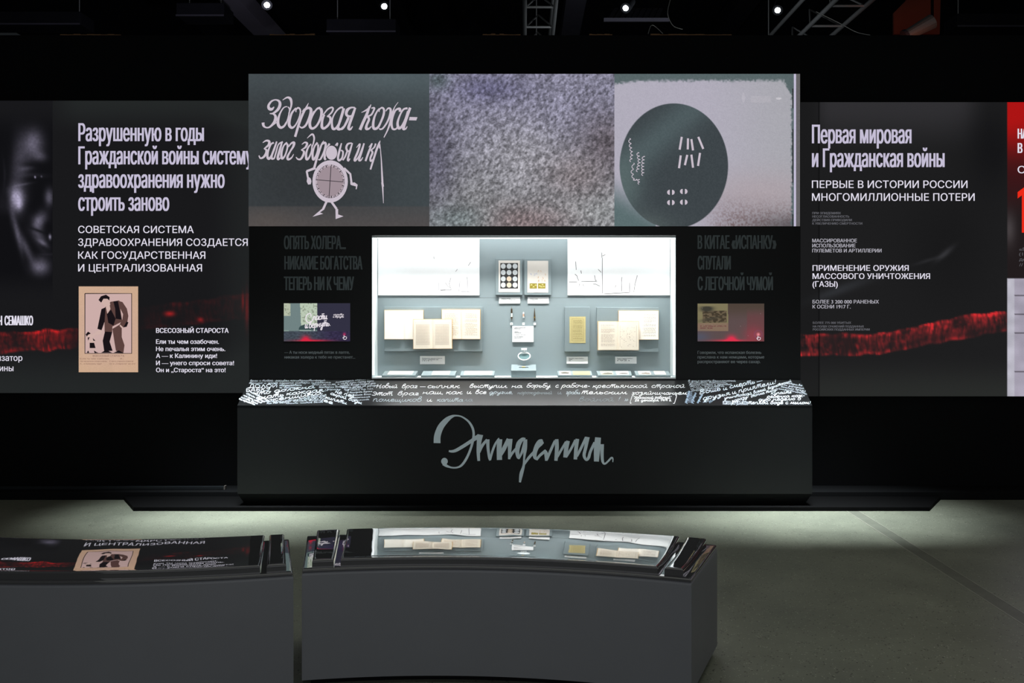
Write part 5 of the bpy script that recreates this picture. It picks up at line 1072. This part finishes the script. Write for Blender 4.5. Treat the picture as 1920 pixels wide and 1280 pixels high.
def bench(cx, cy, sgn, r0, r1, angs, label, dish):
    """angs (degrees): body start, bar, bar, pad start, pad end, bar, bar, body end"""
    a = [R(x) for x in angs]; t = thing('bench', (cx + (r0 + r1) / 2 * math.sin((a[0] + a[-1]) / 2), cy + sgn * (r0 + r1) / 2 * math.cos((a[0] + a[-1]) / 2), 0), label, 'bench')
    smooth_obj('body', sector(cx, cy, sgn, r0, r1, a[0], a[-1], .03, .452, .014), M_body, t)
    smooth_obj('toe_kick', sector(cx, cy, sgn, r0 + .04, r1 - .04, a[0] + .012, a[-1] - .012, .0, .0299, .004, na=40, nr=12), M_black, t)
    M_rim = M_pad
    smooth_obj('rim', sector(cx, cy, sgn, r0 + .001, r1 - .001, a[0] + .0006, a[-1] - .0006, .4521, .463, .008), M_rim, t)
    smooth_obj('seat_pad', sector(cx, cy, sgn, r0 + .022, r1 - .022, a[3], a[4], .4632, .494, .010, dish, 90, 34), M_pad, t)
    for p, q in ((a[1], a[2]), (a[5], a[6])): smooth_obj('end_bar', sector(cx, cy, sgn, r0 + .022, r1 - .022, p, q, .4632, .494, .012, dish, 8, 34), M_pad, t)
    return t
bench(-.355, 1.07, 1, 2.73, 3.29, (-10.9, -10.1, -8.35, -7.8, 18.3, 18.85, 20.35, 21.1), 'grey curved bench with glossy black top in front of the counter', .0095)
bench(-1.8, 7.0, -1, 2.86, 3.41, (-15.4, -14.9, -13.7, -13.3, 13.3, 13.7, 14.95, 15.4), 'grey curved bench mirroring the caricature in its glossy top', .0095)

# ------------------------------------------------------------------ overhead rig, seen above the wall
def truss(x0, x1, y0, y1, z, step, label, ph=0):
    t = thing('lighting_truss', ((x0 + x1) / 2, y0, z), label, 'truss'); h = x1 - x0
    for x in (x0, x1):
        for zz in (z, z + h): MB().tube((x, y0, zz), (x, y1, zz), .022, 12).obj('chord', M_truss, t, smooth=False)
    y = y0 + ph; k = 0
    while y < y1 - .01:
        for zz in (z,): MB().tube((x0, y, zz), (x1, y, zz), .013, 8).obj('rung', M_truss, t)
        if y + step < y1:
            xm = (x0 + x1) / 2
            MB().tube((x0 + .01, y, z + .0), (xm, y + step * .85, z + h), .009, 8).obj('brace', M_truss, t); MB().tube((x1 - .01, y, z + .0), (xm, y + step * .85, z + h), .009, 8).obj('brace', M_truss, t)
        y += step; k += 1
    for yy in (y0 + .5, y1 - .5): MB().tube(((x0 + x1) / 2, yy, z + h), ((x0 + x1) / 2, yy, 6.299), .008, 8).obj('hanger', M_truss, t)
    return t
truss(0.0, .31, 8.3, 13.3, 4.5, .70, 'metal lattice truss overhead above the middle of the wall', .02 + .68)
truss(3.07, 3.43, 8.3, 13.3, 4.5, .70, 'metal lattice truss running back overhead at right', .66)
def beam(name, xa, ya, xb, w_, H_, D0, D1_, mt, label, th=.25, cat='beam'):
    """beam running away overhead; (xa, ya) a pixel on its near lower edge"""
    X = (xa - VX) / (VY - ya) * H_; t = MB().box(X, X + w_, D0, D1_, EYE + H_, EYE + H_ + th).obj(name, mt); return tag(t, label, cat)
beam('ceiling_beam', 474, 64, 0, .27, 4.0, 8.2, 19, mat('beam_light', col(128, 122, 132), .8), 'grey ceiling beam behind the wall, left of the first spotlight')
beam('ceiling_beam', 380, 60, 0, .35, 4.2, 8.2, 19, M_ceil, 'dark ceiling beam at far left overhead', .3)
beam('ceiling_beam', 1053, 62, 0, .27, 4.0, 8.2, 19, M_beam, 'grey ceiling beam just right of the middle truss')
beam('ceiling_beam', 735, 64, 0, .22, 4.1, 8.2, 19, M_ceil, 'dark ceiling beam right of the second spotlight')
beam('ceiling_beam', 1345, 60, 0, .3, 4.3, 8.2, 19, M_ceil, 'dark ceiling beam between the two right spotlights')
for a, b, py, lb in ((-60, 150, 30, 'dark cross duct high up at the left edge'), (612, 742, 44, 'dark cross duct below the second spotlight'), (1795, 2050, 34, 'dark cross duct high up at the right edge'), (330, 420, 14, 'pale cross duct seen left of the grey beam')):
    D = 12.; p0 = P(a, py, D); p1 = P(b, py, D); t = thing('air_duct', (p0[0], D, p0[2]), lb, 'duct')
    MB().box(p0[0], p1[0], D, D + .4, p0[2] - .1, p0[2] + .06).obj('duct', M_ceil, t, bevel=.01); MB().box(p0[0], p1[0], D - .012, D, p0[2] - .11, p0[2] - .09).obj('flange', M_beam, t)
    for xx in (p0[0] + .1, p1[0] - .1): MB().tube((xx, D + .2, p0[2] + .06), (xx, D + .2, 6.299), .006, 8).obj('hanger', M_truss, t)
# louvred outlet
D = 11.; t = thing('air_vent', P(1190, 60, D), 'dark louvred air outlet around the third spotlight', 'vent')
v0 = P(1140, 36, D); v1 = P(1238, 0, D)
for k in range(9):
    xx = v0[0] + (v1[0] - v0[0]) * k / 9; mesh('louvre', [(xx, D, v0[2]), (xx + .05, D, v0[2]), (xx + .17, D + .5, v1[2] + .05), (xx + .12, D + .5, v1[2] + .05), (xx, D, v0[2] + .012), (xx + .05, D, v0[2] + .012), (xx + .17, D + .5, v1[2] + .062), (xx + .12, D + .5, v1[2] + .062)], [(3, 2, 1, 0), (4, 5, 6, 7), (0, 1, 5, 4), (1, 2, 6, 5), (2, 3, 7, 6), (3, 0, 4, 7)], M_beam, t)
MB().box(v0[0] - .05, v1[0] + .1, D - .02, D, v0[2] - .03, v0[2] + .01).obj('frame', M_beam, t)
MB().tube((v0[0] + .3, D + .3, v1[2]), (v0[0] + .3, D + .3, 6.299), .008, 8).obj('hanger', M_truss, t)
# spotlights
LENS = emit('spot_lens', (.93, .97, 1, 1), 26)
for px, py, aim, lb in ((500.5, 9.5, -.25, 'small lit spotlight, leftmost of the four overhead'), (720.5, 12, -.25, 'small lit spotlight, second from left overhead'), (1173, 15.5, .35, 'small lit spotlight, third from left overhead'), (1458, 19.5, .35, 'small lit spotlight, rightmost of the four overhead')):
    D = 9.4; c0 = Vector(P(px, py, D)); d = Vector((aim * -1.2, -1, -.75)).normalized(); t = thing('spotlight', c0, lb, 'spotlight')
    MB().tube(c0 - d * .2, c0 - d * .004, .05, 20, .052).obj('housing', M_black, t)
    MB().tube(c0 - d * .003, c0 - d * .0005, .027, 20).obj('lens', LENS, t)
    MB().tube(c0 - d * .12, c0 - d * .12 + Vector((0, 0, .18)), .008, 8).obj('yoke', M_black, t)
    q = c0 - d * .12; MB().tube((q.x, q.y, q.z + .18), (q.x, q.y, 6.299), .01, 8).obj('stem', M_black, t)
# profile lamp and red drape at right
D = 9.0; a = Vector(P(1700, 66, D)); b = Vector(P(1748, 40, D)); t = thing('stage_lamp', a, 'long metal stage lamp overhead beside the red-lit panel', 'lamp')
MB().tube(a, b, .05, 16, .07).obj('barrel', M_truss, t); MB().tube(a - (b - a).normalized() * .03, a, .062, 16).obj('lens_hood', M_beam, t)
MB().tube(b, (b.x, b.y, 6.299), .014, 8).obj('stem', M_black, t)
mesh_p = MB(); q = [P(1676, 64, 9.6), P(1676, 24, 9.6), P(1700, 0, 9.6), P(1712, -60, 9.6), P(1765, -60, 9.6), P(1762, 64, 9.6)]
V = [tuple(v) for v in q] + [(v[0], v[1] + .03, v[2]) for v in q]
o = mesh('hanging_panel', V, [tuple(range(6))[::-1], tuple(range(6, 12))] + [(k, (k + 1) % 6, 6 + (k + 1) % 6, 6 + k) for k in range(6)], mat('rust_cloth', col(120, 58, 40), .9), None); tag(o, 'rust-coloured panel lit red overhead near the right edge', 'panel')
spot('red_lamp', (P(1700, 0, 8.8)[0], 8.6, 3.6), P(1700, 20, 9.6), 3.0, 60, .9, (1, .25, .12))
spot('rig_glow', (-2.5, 9.0, 3.8), (-4, 11, 5.8), 90, 140, 1, (.75, .75, .95)); spot('rig_glow', (1.5, 9.0, 3.6), (1.6, 10.6, 5.4), 90, 140, 1, (.8, .85, .95)); spot('red_lamp', (-4.3, 8.4, 3.8), (-3.9, 9.4, 5.5), 9, 60, 1, (1, .3, .3))
# loose cables over the top of the wall
for pts, lb in (([(1215, 64), (1223, 47), (1243, 63)], 'thin cable looped over the wall top near the third spotlight'), ([(1530, 22), (1575, 44), (1605, 60), (1632, 66)], 'thin cable sagging from the right truss to the wall'), ([(1258, -5), (1252, 25), (1262, 48), (1280, 55)], 'thin cable hanging beside the air outlet')):
    q = [Vector(P(x, y, 7.7)) for x, y in spline(pts, 6)]; mb = MB()
    for k in range(len(q) - 1): mb.tube(q[k], q[k + 1], .003, 6)
    tag(mb.obj('cable', M_truss), lb, 'cable')

bpy.data.objects.remove(_to); bpy.data.curves.remove(_tc)
for o in bpy.data.objects:
    if '_w' in o: del o['_w']
